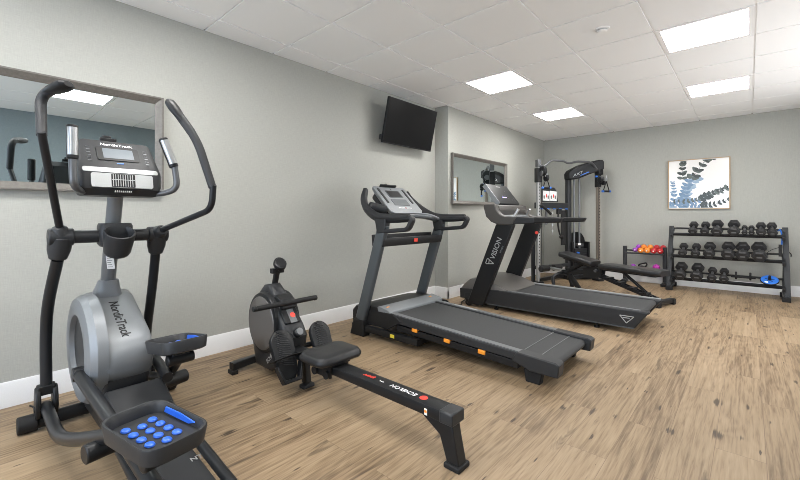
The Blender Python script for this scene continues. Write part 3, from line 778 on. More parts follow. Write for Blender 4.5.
hood = MB().loft(rings).build('motor_hood', 'blk', t, ang=40)
MB().prism([(.715, .284), (.735, .296), (.84, .277), (.875, .262), (.875, .235), (.72, .235)], 'y', yc - .405, yc + .405).build('hood_band', 'silver', t, bevel=.006)
MB().prism([(.40, .125), (.85, .105), (1.02, .20), (.92, .255), (.50, .24)], 'y', yc - .412, yc - .395).build('hood_side', 'blk', t, bevel=.006)
MB().prism([(.40, .125), (.85, .105), (1.02, .20), (.92, .255), (.50, .24)], 'y', yc + .395, yc + .412).build('hood_side', 'blk', t, bevel=.006)
text('N', .05, (.52, yc, .283), (0, 1, 0), (-1, 0, -.14), 'logo', 'silver2', t, shear=.3)
for y in (-.34, .30): MB().box((.79, yc + y, .2875), (.012, .035, .003), (0, .18, 0)).build('warning_mark', 'orange', t)
MB().box((.95, yc - .4555, .078), (.05, .002, .03)).build('sticker', 'yellow', t, label='small yellow sticker')
MB().box((1.75, yc + .36, zt(1.75) + .0065), (.25, .03, .002), (0, .055, 0)).build('deck_label', 'silver2', t) if False else MB().box((1.22, yd + .325, zt(1.22) + .0065), (.26, .02, .002), (0, .055, 0)).build('deck_label', 'silver2', t)
# wheel at the front
for s_ in (-1, 1): MB().cyl((.72, yc + s_ * .36, .05), (.72, yc + s_ * .36, .05), .048).build('transport_wheel', 'rub', t)
# cross bar / tray between the uprights
m = MB(); y0, y1 = yc - .43, yc + .43
m.prism([(.69, .850), (.83, .850), (.845, .905), (.84, .928), (.825, .928), (.815, .872), (.71, .872), (.70, .955), (.68, .955)], 'y', y0 - .015, y1 + .01)
for y in (y0 + .04, y0 + .62, y1 - .04): m.box((.765, y, .9), (.11, .012, .05))
tr = m.build('storage_tray', 'blk', t, bevel=.004)
MB().prism([(.842, .875), (.846, .91), (.852, .91), (.848, .875)], 'y', yc - .03, yc + .02).build('safety_key', 'red', tr, label='red safety key')
# console
F = quad_frame((.60, yc + .015, 1.292), (0, 1, 0), (-.27, 0, .262))
hw, hh = .245, .198
outl = [(-hw, -hh * .8), (-hw * .85, -hh), (hw * .85, -hh), (hw, -hh * .8), (hw * .97, hh * .92), (hw * .9, hh), (-hw * .9, hh), (-hw * .97, hh * .92)]
con = MB().loft([[F(x * k, y * k, d) for x, y in outl] for d, k in ((-.055, .86), (-.03, .97), (-.006, 1.), (0, .985))]).build('console', 'silver', t, ang=40)
slab(MB(), F, -.105, .105, .03, .135, -.001, .003, .008).build('screen_bezel', 'slate', con)
slab(MB(), F, -.09, .09, .04, .128, .002, .0042).build('screen', 'screen', con)
slab(MB(), F, -.115, .115, -.085, .005, -.001, .003, .006).build('keypad', 'slate', con)
for k in range(10):
    slab(MB(), F, -.09 + k * .02, -.078 + k * .02, -.128, -.118, -.001, .002).build('button', 'red' if k == 5 else 'white', con)
text('N', .03, F(0, .158, .001), (0, 1, 0), (-.27, 0, .262), 'logo', 'blk', con, align='CENTER', shear=.3)
for s_ in (-1, 1):
    slab(MB(), F, s_ * .185 - .014, s_ * .185 + .014, -.055, .165, -.001, .004, .012).build('speaker_vent', 'blk', con)
m = MB(); slab(m, F, -.135, .10, hh - .012, hh + .004, -.012, .03); slab(m, F, -.05, -.02, hh, hh + .028, .0, .02); m.build('tablet_holder', 'blk', con, bevel=.004)
slab(MB(), F, -.19, .19, -.12, .17, -.13, -.05, .03).build('console_back', 'blk2', t, bevel=.02)
m = MB(); m.sweep(catmull([(.78, yc - .41, 1.10), (.79, yc - .2, 1.118), (.80, yc, 1.125), (.80, yc + .2, 1.115), (.79, yc + .41, 1.085)], 6), rrect(.06, .04, .015)); m.build('console_crossbar', 'slate', t, ang=40)
m = MB(); m.sweep(catmull([(.72, yc + .16, 1.15), (.80, yc + .28, 1.135), (.83, yc + .41, 1.09)], 6), rrect(.035, .025, .01)); m.build('pulse_bar', 'silver', t, ang=40)
MB().cyl((.60, yc - .40, 1.22), (.68, yc - .25, 1.18), .045).build('cup_well', 'blk2', t, bevel=.01)

# ------------------------------------------------------------------ black treadmill (behind)
yc = 4.64
t = thing('treadmill', 'black treadmill with slanted black uprights in front of the second mirror', 'treadmill', (1.5, yc, 0))
side = [(.56, .07), (.57, .165), (.70, .18), (1.0, .240), (2.58, .226), (2.455, .048), (1.3, .05), (.9, .05)]
for s_ in (-1, 1):
    a, b_ = sorted((yc + s_ * .305, yc + s_ * .395))
    MB().prism(side, 'y', a, b_).build('side_panel', 'blk2', t, bevel=.014, seg=3)
    m = MB(); m.prism([(1.08, .237), (2.50, .2245), (2.50, .2315), (1.08, .244)], 'y', a + .02, b_ - .03); m.build('foot_strip', 'grey', t)
    if s_ > 0: MB().prism([(1.15, .2375), (2.56, .225), (2.56, .2335), (1.15, .246)], 'y', b_ - .03, b_ - .006).build('edge_strip', 'silver2', t)
    MB().prism([(.9, .05), (2.45, .05), (2.46, .062), (.9, .062)], 'y', yc + s_ * .385, yc + s_ * .400).build('lower_trim', 'slate', t)
    for x in (2.12, 1.0):
        m = MB(); m.cyl((x, yc + s_ * .36, .0), (x, yc + s_ * .36, .014), .026); m.cyl((x, yc + s_ * .36, .012), (x, yc + s_ * .36, .056), .01); m.build('levelling_foot', 'rub', t)
    up = [(.63, .03), (.855, .03), (1.255, 1.03), (1.03, 1.03)]
    a, b_ = sorted((yc + s_ * .36, yc + s_ * .432))
    MB().prism(up, 'y', a, b_).build('upright', 'blk', t, bevel=.012, seg=3)
    MB().cyl((.645, a + .01, .045), (.645, b_ - .01, .045), .045).build('transport_wheel', 'rub', t, bevel=.005)
    arm = [(1.19, 1.032), (1.50, 1.04), (1.50, 1.108), (1.29, 1.118)]
    MB().prism(arm, 'y', a + .002, b_ - .004).build('handrail', 'blk2', t, bevel=.012, seg=3)
    MB().prism([(1.49, 1.045), (1.775, 1.055), (1.80, 1.105), (1.49, 1.110)], 'y', a - .002, b_).build('handrail_grip', 'rub', t, bevel=.012, seg=3)
    gp = [(.865, 1.235), (.875, 1.268), (1.02, 1.268), (1.025, 1.24), (1.04, 1.195), (1.08, 1.15), (1.14, 1.122), (1.295, 1.118), (1.235, 1.022), (1.06, 1.022), (.965, 1.055), (.90, 1.12)]
    MB().prism(gp, 'y', a - .006, b_ + .004).build('grey_bracket', 'bracket', t, bevel=.012, seg=3)
MB().prism([(.95, .215), (1.0, .231), (2.50, .217)] + [(2.50 + .03 * math.sin(R(q)), .187 + .03 * math.cos(R(q))) for q in range(15, 181, 15)] + [(.95, .17)], 'y', yc - .302, yc + .302).build('running_belt', 'belt', t)
MB().prism([(.6, .06), (2.40, .06), (2.42, .15), (.6, .15)], 'y', yc - .31, yc + .31).build('deck_frame', 'blk', t)
hp = [(.515, .09), (.505, .20), (.555, .265), (.64, .335), (.72, .352), (.86, .342), (1.02, .305), (1.20, .236), (1.16, .12)]
rings = [[(.8 + (x - .8) * k, yc + y, .1 + (z - .1) * kz) for x, z in hp] for y, k, kz in ((-.388, .95, .86), (-.37, .99, .97), (-.30, 1, 1), (0, 1.01, 1.01), (.30, 1, 1), (.37, .99, .97), (.388, .95, .86))]
MB().loft(rings).build('motor_hood', 'warm', t, ang=45)
rings = [[(.8 + (x - .8) * k, yc + y, z) for x, z in ((.50, .08), (.495, .2), (1.05, .24), (1.05, .08))] for y, k in ((-.393, .97), (-.38, 1.), (.38, 1.), (.393, .97))]
MB().loft(rings).build('hood_skirt', 'blk2', t, ang=40)
# logos
d = V((.40, 0, 1.0)).normalized()
text('VISION', .088, (.985, yc - .4332, .61), d, (-d.z, 0, d.x), 'logo', 'silver2', t)
m = MB(); o0 = V((.95, yc - .4332, .53)); u_ = V((d.x, 0, d.z)); w_ = V((-d.z, 0, d.x))
for a, b_ in (((.0, .06), (.07, .06)), ((.07, .055), (.045, -.04)), ((.0, .05), (.045, -.04)), ((.02, .02), (.06, .03))):
    m.bar([o0 + u_ * a[0] + w_ * a[1], o0 + u_ * b_[0] + w_ * b_[1]], .002, .010, .0005)
m.build('emblem', 'silver2', t)
text('FITNESS', .026, (1.09, yc - .4332, .69), d, (-d.z, 0, d.x), 'logo', 'silver', t)
m = MB()
for a, b_ in (((2.335, .165), (2.455, .165)), ((2.335, .165), (2.392, .098)), ((2.455, .165), (2.392, .098)), ((2.36, .145), (2.42, .148))):
    m.bar([(a[0], yc - .3965, a[1]), (b_[0], yc - .3965, b_[1])], .003, .012, .001, up=(0, 1, 0)) if False else m.bar([(a[0], yc - .3965, a[1]), (b_[0], yc - .3965, b_[1])], .003, .008, .001)
m.build('emblem', 'silver2', t, label='silver triangular emblem')
MB().cyl((1.20, yc + .362, .905), (1.20, yc + .345, .905), .02).build('stop_button', 'red', t)
# console
MB().prism([(.86, 1.10), (.85, 1.22), (.89, 1.265), (1.02, 1.262), (1.05, 1.20), (1.02, 1.12)], 'y', yc - .37, yc + .37).build('console_base', 'bracket', t, bevel=.02, seg=3)
F = quad_frame((.895, yc + .02, 1.405), (0, 1, 0), (-.20, 0, .25))
con = slab(MB(), F, -.28, .28, -.165, .165, -.045, 0, .02).build('console', 'blk', t, bevel=.006)
slab(MB(), F, -.275, .275, -.155, .155, -.002, .002, .012).build('console_face', 'screen', con)
slab(MB(), F, -.286, -.272, -.16, .16, -.05, .004, .004).build('console_edge', 'silver', con)
slab(MB(), F, -.05, .06, .118, .132, .001, .003).build('logo', 'silver2', con)
slab(MB(), F, -.09, .03, -.062, -.048, .001, .003).build('display_digits', 'led', con, label='lit violet display digits')
for x, y in ((-.06, -.02), (.02, -.02), (.09, -.03), (.10, .05), (.06, -.075), (.14, -.09)):
    slab(MB(), F, x - .012, x + .012, y - .006, y + .006, .001, .003).build('button', 'gunmetal', con)
slab(MB(), F, .20, .215, -.13, -.05, .001, .003).build('console_marking', 'gunmetal', con)
MB().tube(fillet([(1.04, yc - .36, 1.10), (1.14, yc - .22, 1.12), (1.14, yc + .22, 1.12), (1.04, yc + .36, 1.10)], .1, 6), .022, 14).build('front_handlebar', 'silver', t)
MB().prism([(.98, 1.10), (1.10, 1.115), (1.10, 1.135), (.98, 1.14)], 'y', yc - .36, yc + .36).build('console_shelf', 'silver', t, bevel=.006)
for y in (-.18, .18): MB().tube([(1.14, yc + y, 1.115), (1.19, yc + y * .9, 1.21)], .018, 12).build('pulse_grip', 'chrome', t)

# cords
cd = MB().tube(catmull([(.478, 4.46, .10), (.47, 4.42, .02), (.48, 4.32, .006), (.56, 4.18, .006), (.44, 4.05, .006), (.30, 4.12, .006), (.17, 4.20, .006)], 8), .0055, 8)
tag(cd.build('power_cord', 'rub', None, org=(.3, 4.2, 0)), 'thin black power cord on the floor between the two treadmills', 'cord')
cd = MB().tube(catmull([(.425, .47, .04), (.38, .45, .006), (.30, .40, .006), (.20, .30, .006), (.10, .26, .006)], 8), .0045, 8)
tag(cd.build('power_cord', 'rub', None, org=(.3, .4, 0)), 'thin black power cord running from the elliptical to the wall', 'cord')

# ------------------------------------------------------------------ functional trainer in the back left corner
O = V((.99, 6.845, 0)); dx = V((.563, .827, 0)); dy = V((-.827, .563, 0))
W_ = lambda x, y, z: O + dx * x + dy * y + V((0, 0, z))
FR = Matrix((( dx.x, dy.x, 0, O.x), (dx.y, dy.y, 0, O.y), (0, 0, 1, 0), (0, 0, 0, 1)))
t = thing('functional_trainer', 'dual pulley cable machine with weight stack in the back left corner', 'cable machine', O)
def lb(name, m, f, **k):   # local build in trainer axes
    q = MB(); f(q); q.xf(FR); par = k.pop('parent', t); return q.build(name, m, par, **k)
XL, XC = -.585, .585
for s_, mm, lab in ((-1, 'zinc', None), (1, 'bronze', None)):
    x = s_ * .585
    col = lb('column', mm, lambda q: q.bar([(x, 0, .03), (x, 0, 2.0)], .046, .062, .006, up=(0, 1, 0)), label='grey drilled steel column' if s_ < 0 else 'brown drilled steel column')
    lb('column_holes', 'rub', lambda q: [q.cyl((x + (0 if s_ > 0 else .0), -.0335, .25 + k * .05), (x, -.0325, .25 + k * .05), .009, n=8) for k in range(33)], parent=col)
    if s_ < 0: lb('column_back', 'satin', lambda q: q.bar([(x + s_ * .05 * (1 if s_ < 0 else 0) + (.0), .07, .02), (x + s_ * .05 * (1 if s_ < 0 else 0), .07, .85)], .05, .05, .006, up=(0, 1, 0)))
    lb('column_foot', 'satin', lambda q: q.box((x, .0, .02), (.11, .16, .04)), bevel=.006)
    lb('foot_tube', 'satin', lambda q: q.bar([(x, -.02, .06), (.20 + s_ * .06, .34, .06)], .06, .06))
    # pulley carriage at the top of the column
    z = 1.80 if s_ < 0 else 1.74
    car = lb('pulley_carriage', 'blk', lambda q: (q.box((x, 0, z), (.085 if s_ < 0 else .06, .10, .24)), q.cyl((x - .03 * s_ - .025, -.09, z + (.06 if s_ < 0 else 0)), (x - .03 * s_ + .025, -.09, z + (.06 if s_ < 0 else 0)), .085 if s_ < 0 else .05), q.cyl((x + (.09 if s_ < 0 else .03) - .02, -.09, z - .05), (x + (.09 if s_ < 0 else .03) + .02, -.09, z - .05), .06 if s_ < 0 else .04)), bevel=.008)
    lb('pulley_wheel', 'gunmetal', lambda q: q.lathe([(.01, -.03), (.045, -.03), (.045, .03), (.01, .03)], (x - s_ * .02, -.09, z + .02), (1, 0, 0)), parent=car)
    lb('adjustment_knob', 'bluep', lambda q: q.cyl((x - s_ * .09, -.05, z + (.0 if s_ < 0 else .06)), (x - s_ * .06, -.05, z + (.0 if s_ < 0 else .06)), .016), parent=car, label='blue adjustment knob')
    lb('cable', 'rub', lambda q: q.cyl((x - s_ * .03, -.05, .3), (x - s_ * .03, -.05, z - .1), .004, n=6))
# left column top fittings
lb('top_fitting', 'gunmetal', lambda q: (q.box((XL, 0, 2.0), (.06, .08, .12)), q.cyl((XL + .03, -.06, 1.95), (XL + .03, .02, 1.95), .03)), bevel=.006)
lb('pull_up_bar', 'gunmetal', lambda q: q.tube(fillet([(XL + .03, -.02, 1.90), (XL + .22, -.05, 2.05), (XL + .45, -.05, 2.045), (XL + .52, -.05, 2.01), (0, -.05, 2.015), (.12, -.05, 2.045), (XC - .22, -.05, 2.045), (XC - .14, -.05, 2.01), (XC, -.02, 1.88)], .05, 5), .0185, 12))
# central post, tower and shroud
lb('centre_post', 'rack', lambda q: q.bar([(.25, .34, .03), (.25, .34, 1.86)], .08, .08, .008, up=(0, 1, 0)))
shp = [(.185, 1.765), (.18, 1.87), (.21, 1.93), (.33, 2.01), (.48, 2.07), (.60, 2.085), (.62, 2.05), (.62, 1.92), (.46, 1.85), (.30, 1.77)]
lb('top_shroud', 'blk', lambda q: q.loft([[(x * 1. + (.0), .36 - (x - .17) * .82 - e, z) for x, z in shp] for e in (-.03, .11)]), bevel=.02, seg=3)
lb('end_bracket', 'blk', lambda q: q.box((XC + .01, -.01, 1.96), (.10, .12, .26)), bevel=.02, seg=3)
a_ = W_(.235, .36 - .065 * .82 - .112, 1.80); b_ = W_(.50, .36 - .33 * .82 - .112, 1.92)
text('AXT', .06, a_ + V((0, 0, .03)), (b_ - a_), V((0, 0, 1)), 'logo', 'silver2', t, shear=.35, wide=1.3)
m = MB(); m.bar([a_ + V((0, 0, -.012)) + (b_ - a_) * .35, a_ + (b_ - a_) * .75 + V((0, 0, -.004))], .004, .014, .001); m.build('logo_stripe', 'bluep', t)
for x in (.34, .45): lb('guide_rod', 'postgrey', lambda q: q.cyl((x, .30, .08), (x, .30, 1.85), .017))
lb('stack_shroud', 'blk', lambda q: (q.prism([(.27, .06), (.27, .68), (.295, .76), (.345, .81), (.40, .83), (.48, .83), (.54, .81), (.595, .74), (.62, .66), (.62, .06)], 'y', .36, .40), q.box((.28, .31, .36), (.025, .14, .60)), q.box((.61, .31, .36), (.025, .14, .60))), bevel=.006)
stk = lb('weight_stack', 'blk2', lambda q: [q.box((.445, .30, .12 + k * .034), (.26, .10, .030)) for k in range(13)], bevel=.003)
lb('stack_pin', 'bluep', lambda q: q.cyl((.36, .24, .47), (.36, .20, .47), .016), parent=stk, label='blue weight selector pin')
lb('stack_head', 'gunmetal', lambda q: q.box((.445, .30, .60), (.12, .08, .05)), parent=stk)
lb('stack_label', 'white', lambda q: q.box((.42, .2585, .62), (.06, .002, .035)), parent=stk)
lb('stack_cable', 'rub', lambda q: q.cyl((.35, .30, .6), (.35, .30, 1.85), .005, n=6))
lb('rear_cross_tube', 'rack', lambda q: q.bar([(-.56, .12, .25), (.24, .33, .25)], .05, .055))
lb('base_plate', 'satin', lambda q: q.box((.36, .30, .035), (.46, .24, .07)), bevel=.006)
# accessory rack with instruction placard
lb('accessory_bar', 'rack', lambda q: q.bar([(-.57, .10, 1.30), (.24, .33, 1.30)], .05, .10))
pf = [(-.46, 1.36), (-.46, 1.56), (-.42, 1.615), (-.16, 1.615), (-.10, 1.56), (-.06, 1.36)]
pl_ = lb('placard_board', 'rack', lambda q: q.loft([[(x, .24 + e + (x + .46) * .26, z) for x, z in pf] for e in (-.15, -.135)]), bevel=.006)
def sheet(x0, x1): return lambda q: q.loft([[(x, .0885 - e + (x + .46) * .26, z) for x, z in ((x0, 1.385), (x1, 1.38), (x1, 1.545), (x0, 1.555))] for e in (0, .002)])
for x0_, x1_ in ((-.435, -.275), (-.265, -.105)):
    s2 = lb('instruction_sheet', 'white', sheet(x0_, x1_), parent=pl_)
    for c_, u, v in (('grey', .03, 1.45), ('red', .085, 1.47), ('grey', .125, 1.45)):
        lb('exercise_figure', c_, lambda q: q.loft([[(x0_ + u + a, .0850 - e + (x0_ + u + a + .46) * .26, v + b_) for a, b_ in ((-.012, -.03), (.012, -.035), (.016, .01), (0, .03), (-.016, .012))] for e in (0, .001)]), parent=pl_)
for k in range(5):
    x = -.47 + k * .15
    lb('accessory_hook', 'bluep', lambda q: q.cyl((x, .02 + (x + .57) * .27, 1.245), (x, .07 + (x + .57) * .27, 1.245), .011), label='blue tipped hook')
# two cable handles on the pulleys
def hand(x, y, z, ang, label):
    h = thing('cable_stirrup', label, 'cable attachment', W_(x, y, z - .17), group='cable stirrups on the pulleys')
    q = MB(); q.bar([(x, y, z), (x - .06, y, z - .17)], .02, .006, .002); q.bar([(x, y, z), (x + .06, y, z - .17)], .02, .006, .002); q.xf(FR); q.build('strap', 'rub', h)
    q = MB(); q.cyl((x - .055, y, z - .175), (x + .055, y, z - .175), .017); q.xf(FR); q.build('grip', 'blk', h)
    for s_ in (-1, 1):
        q = MB(); q.cyl((x + s_ * .055, y, z - .175), (x + s_ * .083, y, z - .175), .019); q.xf(FR); q.build('end_cap', 'bluep', h, label='blue end cap')
    q = MB(); q.lathe([(.012, -.006), (.03, -.006), (.03, .006), (.012, .006)], (x, y, z + .03), (0, 1, 0)); q.cyl((x, y, z + .05), (x, y, z + .10), .006, n=8); q.xf(FR); q.build('carabiner', 'chrome', h)
hand(-.505, -.11, 1.76, 0, 'cable handle with blue ends hanging from the left pulley above the placard')
hand(.675, -.09, 1.72, 0, 'cable handle with blue ends hanging from the right pulley')
# attachments hanging from the hooks
q = MB(); q.tube(catmull([(-.58, -.06, 1.30), (-.50, -.06, 1.25), (-.42, -.05, 1.19), (-.38, -.05, 1.15)], 5), .022, 10); q.xf(FR)
tag(q.build('short_bar', 'rub', None, org=W_(-.47, .03, 1.2)), 'short black angled bar hung at the left end of the accessory rail', 'bar')
q = MB(); q.tube(catmull([(-.14, .08, 1.23), (-.16, .07, 1.0), (-.13, .07, .84), (-.10, .07, .78)], 6), .014, 10); q.ell((-.09, .07, .765), (.04, .035, .035)); q.box((-.13, .08, 1.20), (.08, .04, .09)); q.xf(FR)
tag(q.build('triceps_rope', 'rub', None, org=W_(-.15, .10, 1.0)), 'black rope attachment with a ball end hung from the accessory rail', 'rope')
q = MB(); q.bar([(-.02, .11, 1.22), (-.02, .11, .62)], .10, .025, .008, up=(0, 1, 0)); q.xf(FR)
tag(q.build('ankle_strap', 'rub', None, org=W_(.08, .20, .9)), 'wide flat black strap hung from the accessory rail beside the centre post', 'strap')
q = MB()
for k in range(9): q.lathe([(.009, -.004), (.016, -.004), (.016, .004), (.009, .004)], (-.28, .05, 1.22 - k * .05), (0, 1, 0) if k % 2 else (1, 0, 0), n=10)
for k in range(8): q.cyl((-.28, .05, 1.21 - k * .05), (-.28, .05, 1.18 - k * .05), .005, n=6)
q.xf(FR)
tag(q.build('steel_chain', 'chrome', None, org=W_(-.28, .12, 1.0)), 'short steel chain hung from the accessory rail', 'chain')
q = MB(); q.bar([(-.40, .05, 1.22), (-.40, .05, 1.02)], .03, .03, .006, up=(0, 1, 0)); q.lathe([(.01, -.01), (.024, -.01), (.024, .01), (.01, .01)], (-.40, .05, 1.0), (0, 1, 0)); q.xf(FR)
tag(q.build('cable_attachment', 'gunmetal', None, org=W_(-.40, .08, 1.1)), 'narrow grey cable attachment hung below the left side of the placard', 'attachment')

# ------------------------------------------------------------------ adjustable bench
Ob = V((1.08, 6.25, 0)); bx = V((.961, -.276, 0)); by = V((.276, .961, 0))
BR = Matrix(((bx.x, by.x, 0, Ob.x), (bx.y, by.y, 0, Ob.y), (0, 0, 1, 0), (0, 0, 0, 1)))
t = thing('weight_bench', 'black adjustable weight bench with foam rollers behind the black treadmill', 'weight bench', Ob)
def bb_(name, m, f, **k):
    q = MB(); f(q); q.xf(BR); par = k.pop('parent', t); return q.build(name, m, par, **k)
def padf(x0, z0, x1, z1, wd, th):
    def f(q):
        a, b_ = V((x0, 0, z0)), V((x1, 0, z1)); d = (b_ - a).normalized()
        q.sweep([a, a + d * .02, b_ - d * .02, b_], rrect(wd, th, th * .4, 4), scale=[.9, 1, 1, .9])
    return f
bb_('seat_pad', 'pad', padf(.03, .535, .56, .435, .27, .078))
bb_('seat_board', 'blk', padf(.10, .475, .54, .392, .22, .02))
bb_('back_pad', 'pad', padf(.67, .415, 1.47, .405, .28, .075))
bb_('back_board', 'blk', padf(.72, .372, 1.40, .363, .22, .02))
bb_('main_beam', 'satin', lambda q: q.bar([(.02, 0, .25), (.45, 0, .30), (.62, 0, .31)], .06, .065))
bb_('hinge_plates', 'blk', lambda q: [q.prism([(.40, .22), (.66, .25), (.68, .37), (.58, .40), (.40, .36)], 'y', s_ * .05 - .005, s_ * .05 + .005) for s_ in (-1, 1)])
bb_('seat_brace', 'blk', lambda q: [q.bar([(.12, s_ * .045, .28), (.38, s_ * .045, .43)], .012, .05) for s_ in (-1, 1)])
bb_('front_leg', 'satin', lambda q: (q.tube(fillet([(.03, -.22, .02), (-.02, -.20, .18), (.03, -.10, .24), (.06, .10, .24), (-.02, .20, .18), (.03, .22, .02)], .06, 5), .026, 12)))
bb_('centre_leg', 'satin', lambda q: q.bar([(.12, 0, .25), (.30, 0, .03)], .05, .06))
for s_ in (-1, 1):
    bb_('foot_cap', 'rub', lambda q: q.cyl((.03, s_ * .22, 0), (.03, s_ * .22, .04), .032))
    bb_('foam_roller', 'pad', lambda q: q.cyl((-.20, s_ * .06, .285), (-.20, s_ * .25, .285), .05), bevel=.012, seg=3)
bb_('roller_bar', 'chrome', lambda q: (q.cyl((-.20, -.23, .285), (-.20, .23, .285), .014), q.bar([(-.20, 0, .285), (.10, 0, .265)], .04, .04)))
bb_('ladder_bar', 'satin', lambda q: [q.bar([(.58, s_ * .035, .285), (1.38, s_ * .035, .06)], .012, .05) for s_ in (-1, 1)] + [q.bar([(.62, 0, .26), (1.40, 0, .05)], .06, .02)])
for k in range(4):
    bb_('ladder_notch', 'satin', lambda q: q.prism([(.70 + k * .16, .262 - k * .045), (.79 + k * .16, .268 - k * .045), (.80 + k * .16, .238 - k * .045), (.72 + k * .16, .235 - k * .045)], 'y', -.06, .06))
bb_('back_strut', 'satin', lambda q: [q.bar([(.94, s_ * .018, .365), (1.30, s_ * .018, .09)], .012, .026) for s_ in (-1, 1)] + [q.cyl((1.30, -.07, .09), (1.30, .07, .09), .012)])
bb_('rear_foot', 'satin', lambda q: (q.bar([(1.46, -.20, .05), (1.46, .20, .05)], .055, .055), q.bar([(1.36, 0, .06), (1.46, 0, .05)], .06, .05)))
for s_ in (-1, 1): bb_('rear_foot_cap', 'rub', lambda q: q.box((1.46, s_ * .19, .035), (.08, .06, .07)), bevel=.006)
bb_('adjust_pin', 'gunmetal', lambda q: q.cyl((.60, -.09, .34), (.60, -.05, .34), .02))

# ------------------------------------------------------------------ dumbbell rack
TI = {'top': (7.355, .900), 'mid': (7.315, .570), 'bot': (7.275, .235)}     # centre of each tier
tilt = R(26)
t = thing('dumbbell_rack', 'tall black three tier dumbbell rack under the framed picture', 'rack', (3.0, 7.3, 0))
rk = t
for x in (2.365, 3.635):
    s_ = 1 if x > 3 else -1
    MB().bar([(x + s_ * .015, 7.185, .03), (x, 7.42, .965)], .038, .06, .005, up=(1, 0, 0)).build('upright', 'rack', t)
    MB().bar([(x, 7.15, .05), (x, 7.62, .05)], .05, .05).build('foot_bar', 'rack', t)
    for y in (7.165, 7.60): MB().box((x, y, .03), (.085, .085, .06)).build('rubber_foot', 'rub', t, bevel=.006)
    MB().bar([(x, 7.60, .06), (x, 7.40, .70)], .04, .04, up=(1, 0, 0)).build('rear_brace', 'rack', t)
for k, (y, z) in TI.items():
    dyy, dzz = math.cos(tilt) * .088, math.sin(tilt) * .088
    for s_ in (-1, 1):
        yy, zz = y + s_ * dyy, z + s_ * dzz
        m = MB()
        n_ = V((0, -math.sin(tilt), math.cos(tilt))); u_ = V((0, math.cos(tilt), math.sin(tilt)))
        c0 = V((0, yy, zz)) - n_ * .006
        m.box((3.0, c0.y, c0.z), (1.25, .042, .006), (tilt, 0, 0))
        e = c0 - n_ * .012 + u_ * (s_ * .020); m.box((3.0, e.y, e.z), (1.25, .006, .028), (tilt, 0, 0))
        m.build('shelf_rail', 'satin', t)
    for x in (2.385, 3.615):
        m = MB(); c0 = V((x, y, z - .03)); m.box(c0, (.03, .26, .045), (tilt, 0, 0)); m.build('shelf_bracket', 'rack', t, bevel=.003)

def make_dumbbell(Rv, L, hl, name='dumbbell'):
    root = bpy.data.objects.new(name, None); COL.objects.link(root); root.empty_display_size = .05
    for s_ in (-1, 1):
        hx = lambda k, y: [(Rv * k * math.cos(R(60 * i)), y, Rv * k * math.sin(R(60 * i))) for i in range(6)]
        q = MB(); q.loft([hx(.80, s_ * hl / 2), hx(1, s_ * (hl / 2 + L * .2)), hx(1, s_ * (hl / 2 + L * .8)), hx(.78, s_ * (hl / 2 + L))])
        h = q.build('head', 'hex', root, bevel=.003)
        q = MB(); q.prism([(a * Rv * .34, b_ * Rv * .12) for a, b_ in ((-1, -1), (1, -1), (1, 1), (-1, 1))], 'y', s_ * (hl / 2 + L) - .001, s_ * (hl / 2 + L) + .001)
        q.build('weight_mark', 'grey', h)
    q = MB(); q.sweep([(0, -hl / 2 - .01, 0), (0, -hl * .25, 0), (0, 0, 0), (0, hl * .25, 0), (0, hl / 2 + .01, 0)], circ(.0155, 12), scale=[.85, 1, 1.12, 1, .85]); q.build('handle', 'gunmetal', root)
    return root
protos = {}
def put_db(Rv, x, tier, label):
    y, z = TI[tier]
    key = Rv
    if key in protos: o = copy_tree(protos[key])
    else: o = protos[key] = make_dumbbell(Rv, Rv * 1.15 + .012, .115 if Rv > .045 else .095)
    n_ = V((0, -math.sin(tilt), math.cos(tilt)))
    p = V((x, y, z)) + n_ * (Rv * .866 - .001)
    o.location = p; o.rotation_euler = (tilt, 0, 0)
    tag(o, label, 'dumbbell', {'top': 'hex dumbbells on the top tier', 'mid': 'hex dumbbells on the middle tier', 'bot': 'hex dumbbells on the bottom tier'}[tier])
ordn = ['first', 'second', 'third', 'fourth', 'fifth', 'sixth', 'seventh', 'eighth']
for tier, nm, lst in (('top', 'top', ((.054, 2.645, ''), (.054, 2.785, ''), (.067, 2.925, ''), (.067, 3.11, ''), (.0325, 3.225, ''), (.0325, 3.297, ''), (.052, 3.395, ''), (.052, 3.505, ''))),
                      ('mid', 'middle', ((.054, 2.525, ''), (.054, 2.68, ''), (.067, 2.84, ''), (.074, 3.05, ''), (.074, 3.205, ''), (.079, 3.375, ''))),
                      ('bot', 'bottom', ((.074, 2.50, ''), (.074, 2.70, ''), (.052, 2.872, ''), (.052, 3.005, '')))):
    for k, (r_, x, _) in enumerate(lst):
        sz = 'tiny' if r_ < .045 else 'small' if r_ < .06 else 'medium' if r_ < .07 else 'big'
        put_db(round(r_ * 1.06, 4), x, tier, f'{sz} black hex dumbbell, {ordn[k]} from the left on the {nm} tier of the rack')
# thin black bar with two upright discs
y, z = TI['bot']; n_ = V((0, -math.sin(tilt), math.cos(tilt))); p = V((3.21, y, z)) + n_ * .034
t = thing('loading_bar', 'short thin black bar with two small upright discs on the bottom tier', 'bar', p)
MB().cyl(p + V((-.13, 0, 0)), p + V((.13, 0, 0)), .012).build('bar', 'rub', t)
for s_ in (-1, 1): MB().lathe([(.012, -.012), (.05, -.012), (.055, -.006), (.055, .006), (.05, .012), (.012, .012)], p + V((s_ * .075, 0, .02)), (1, 0, 0)).build('disc', 'rub', t)
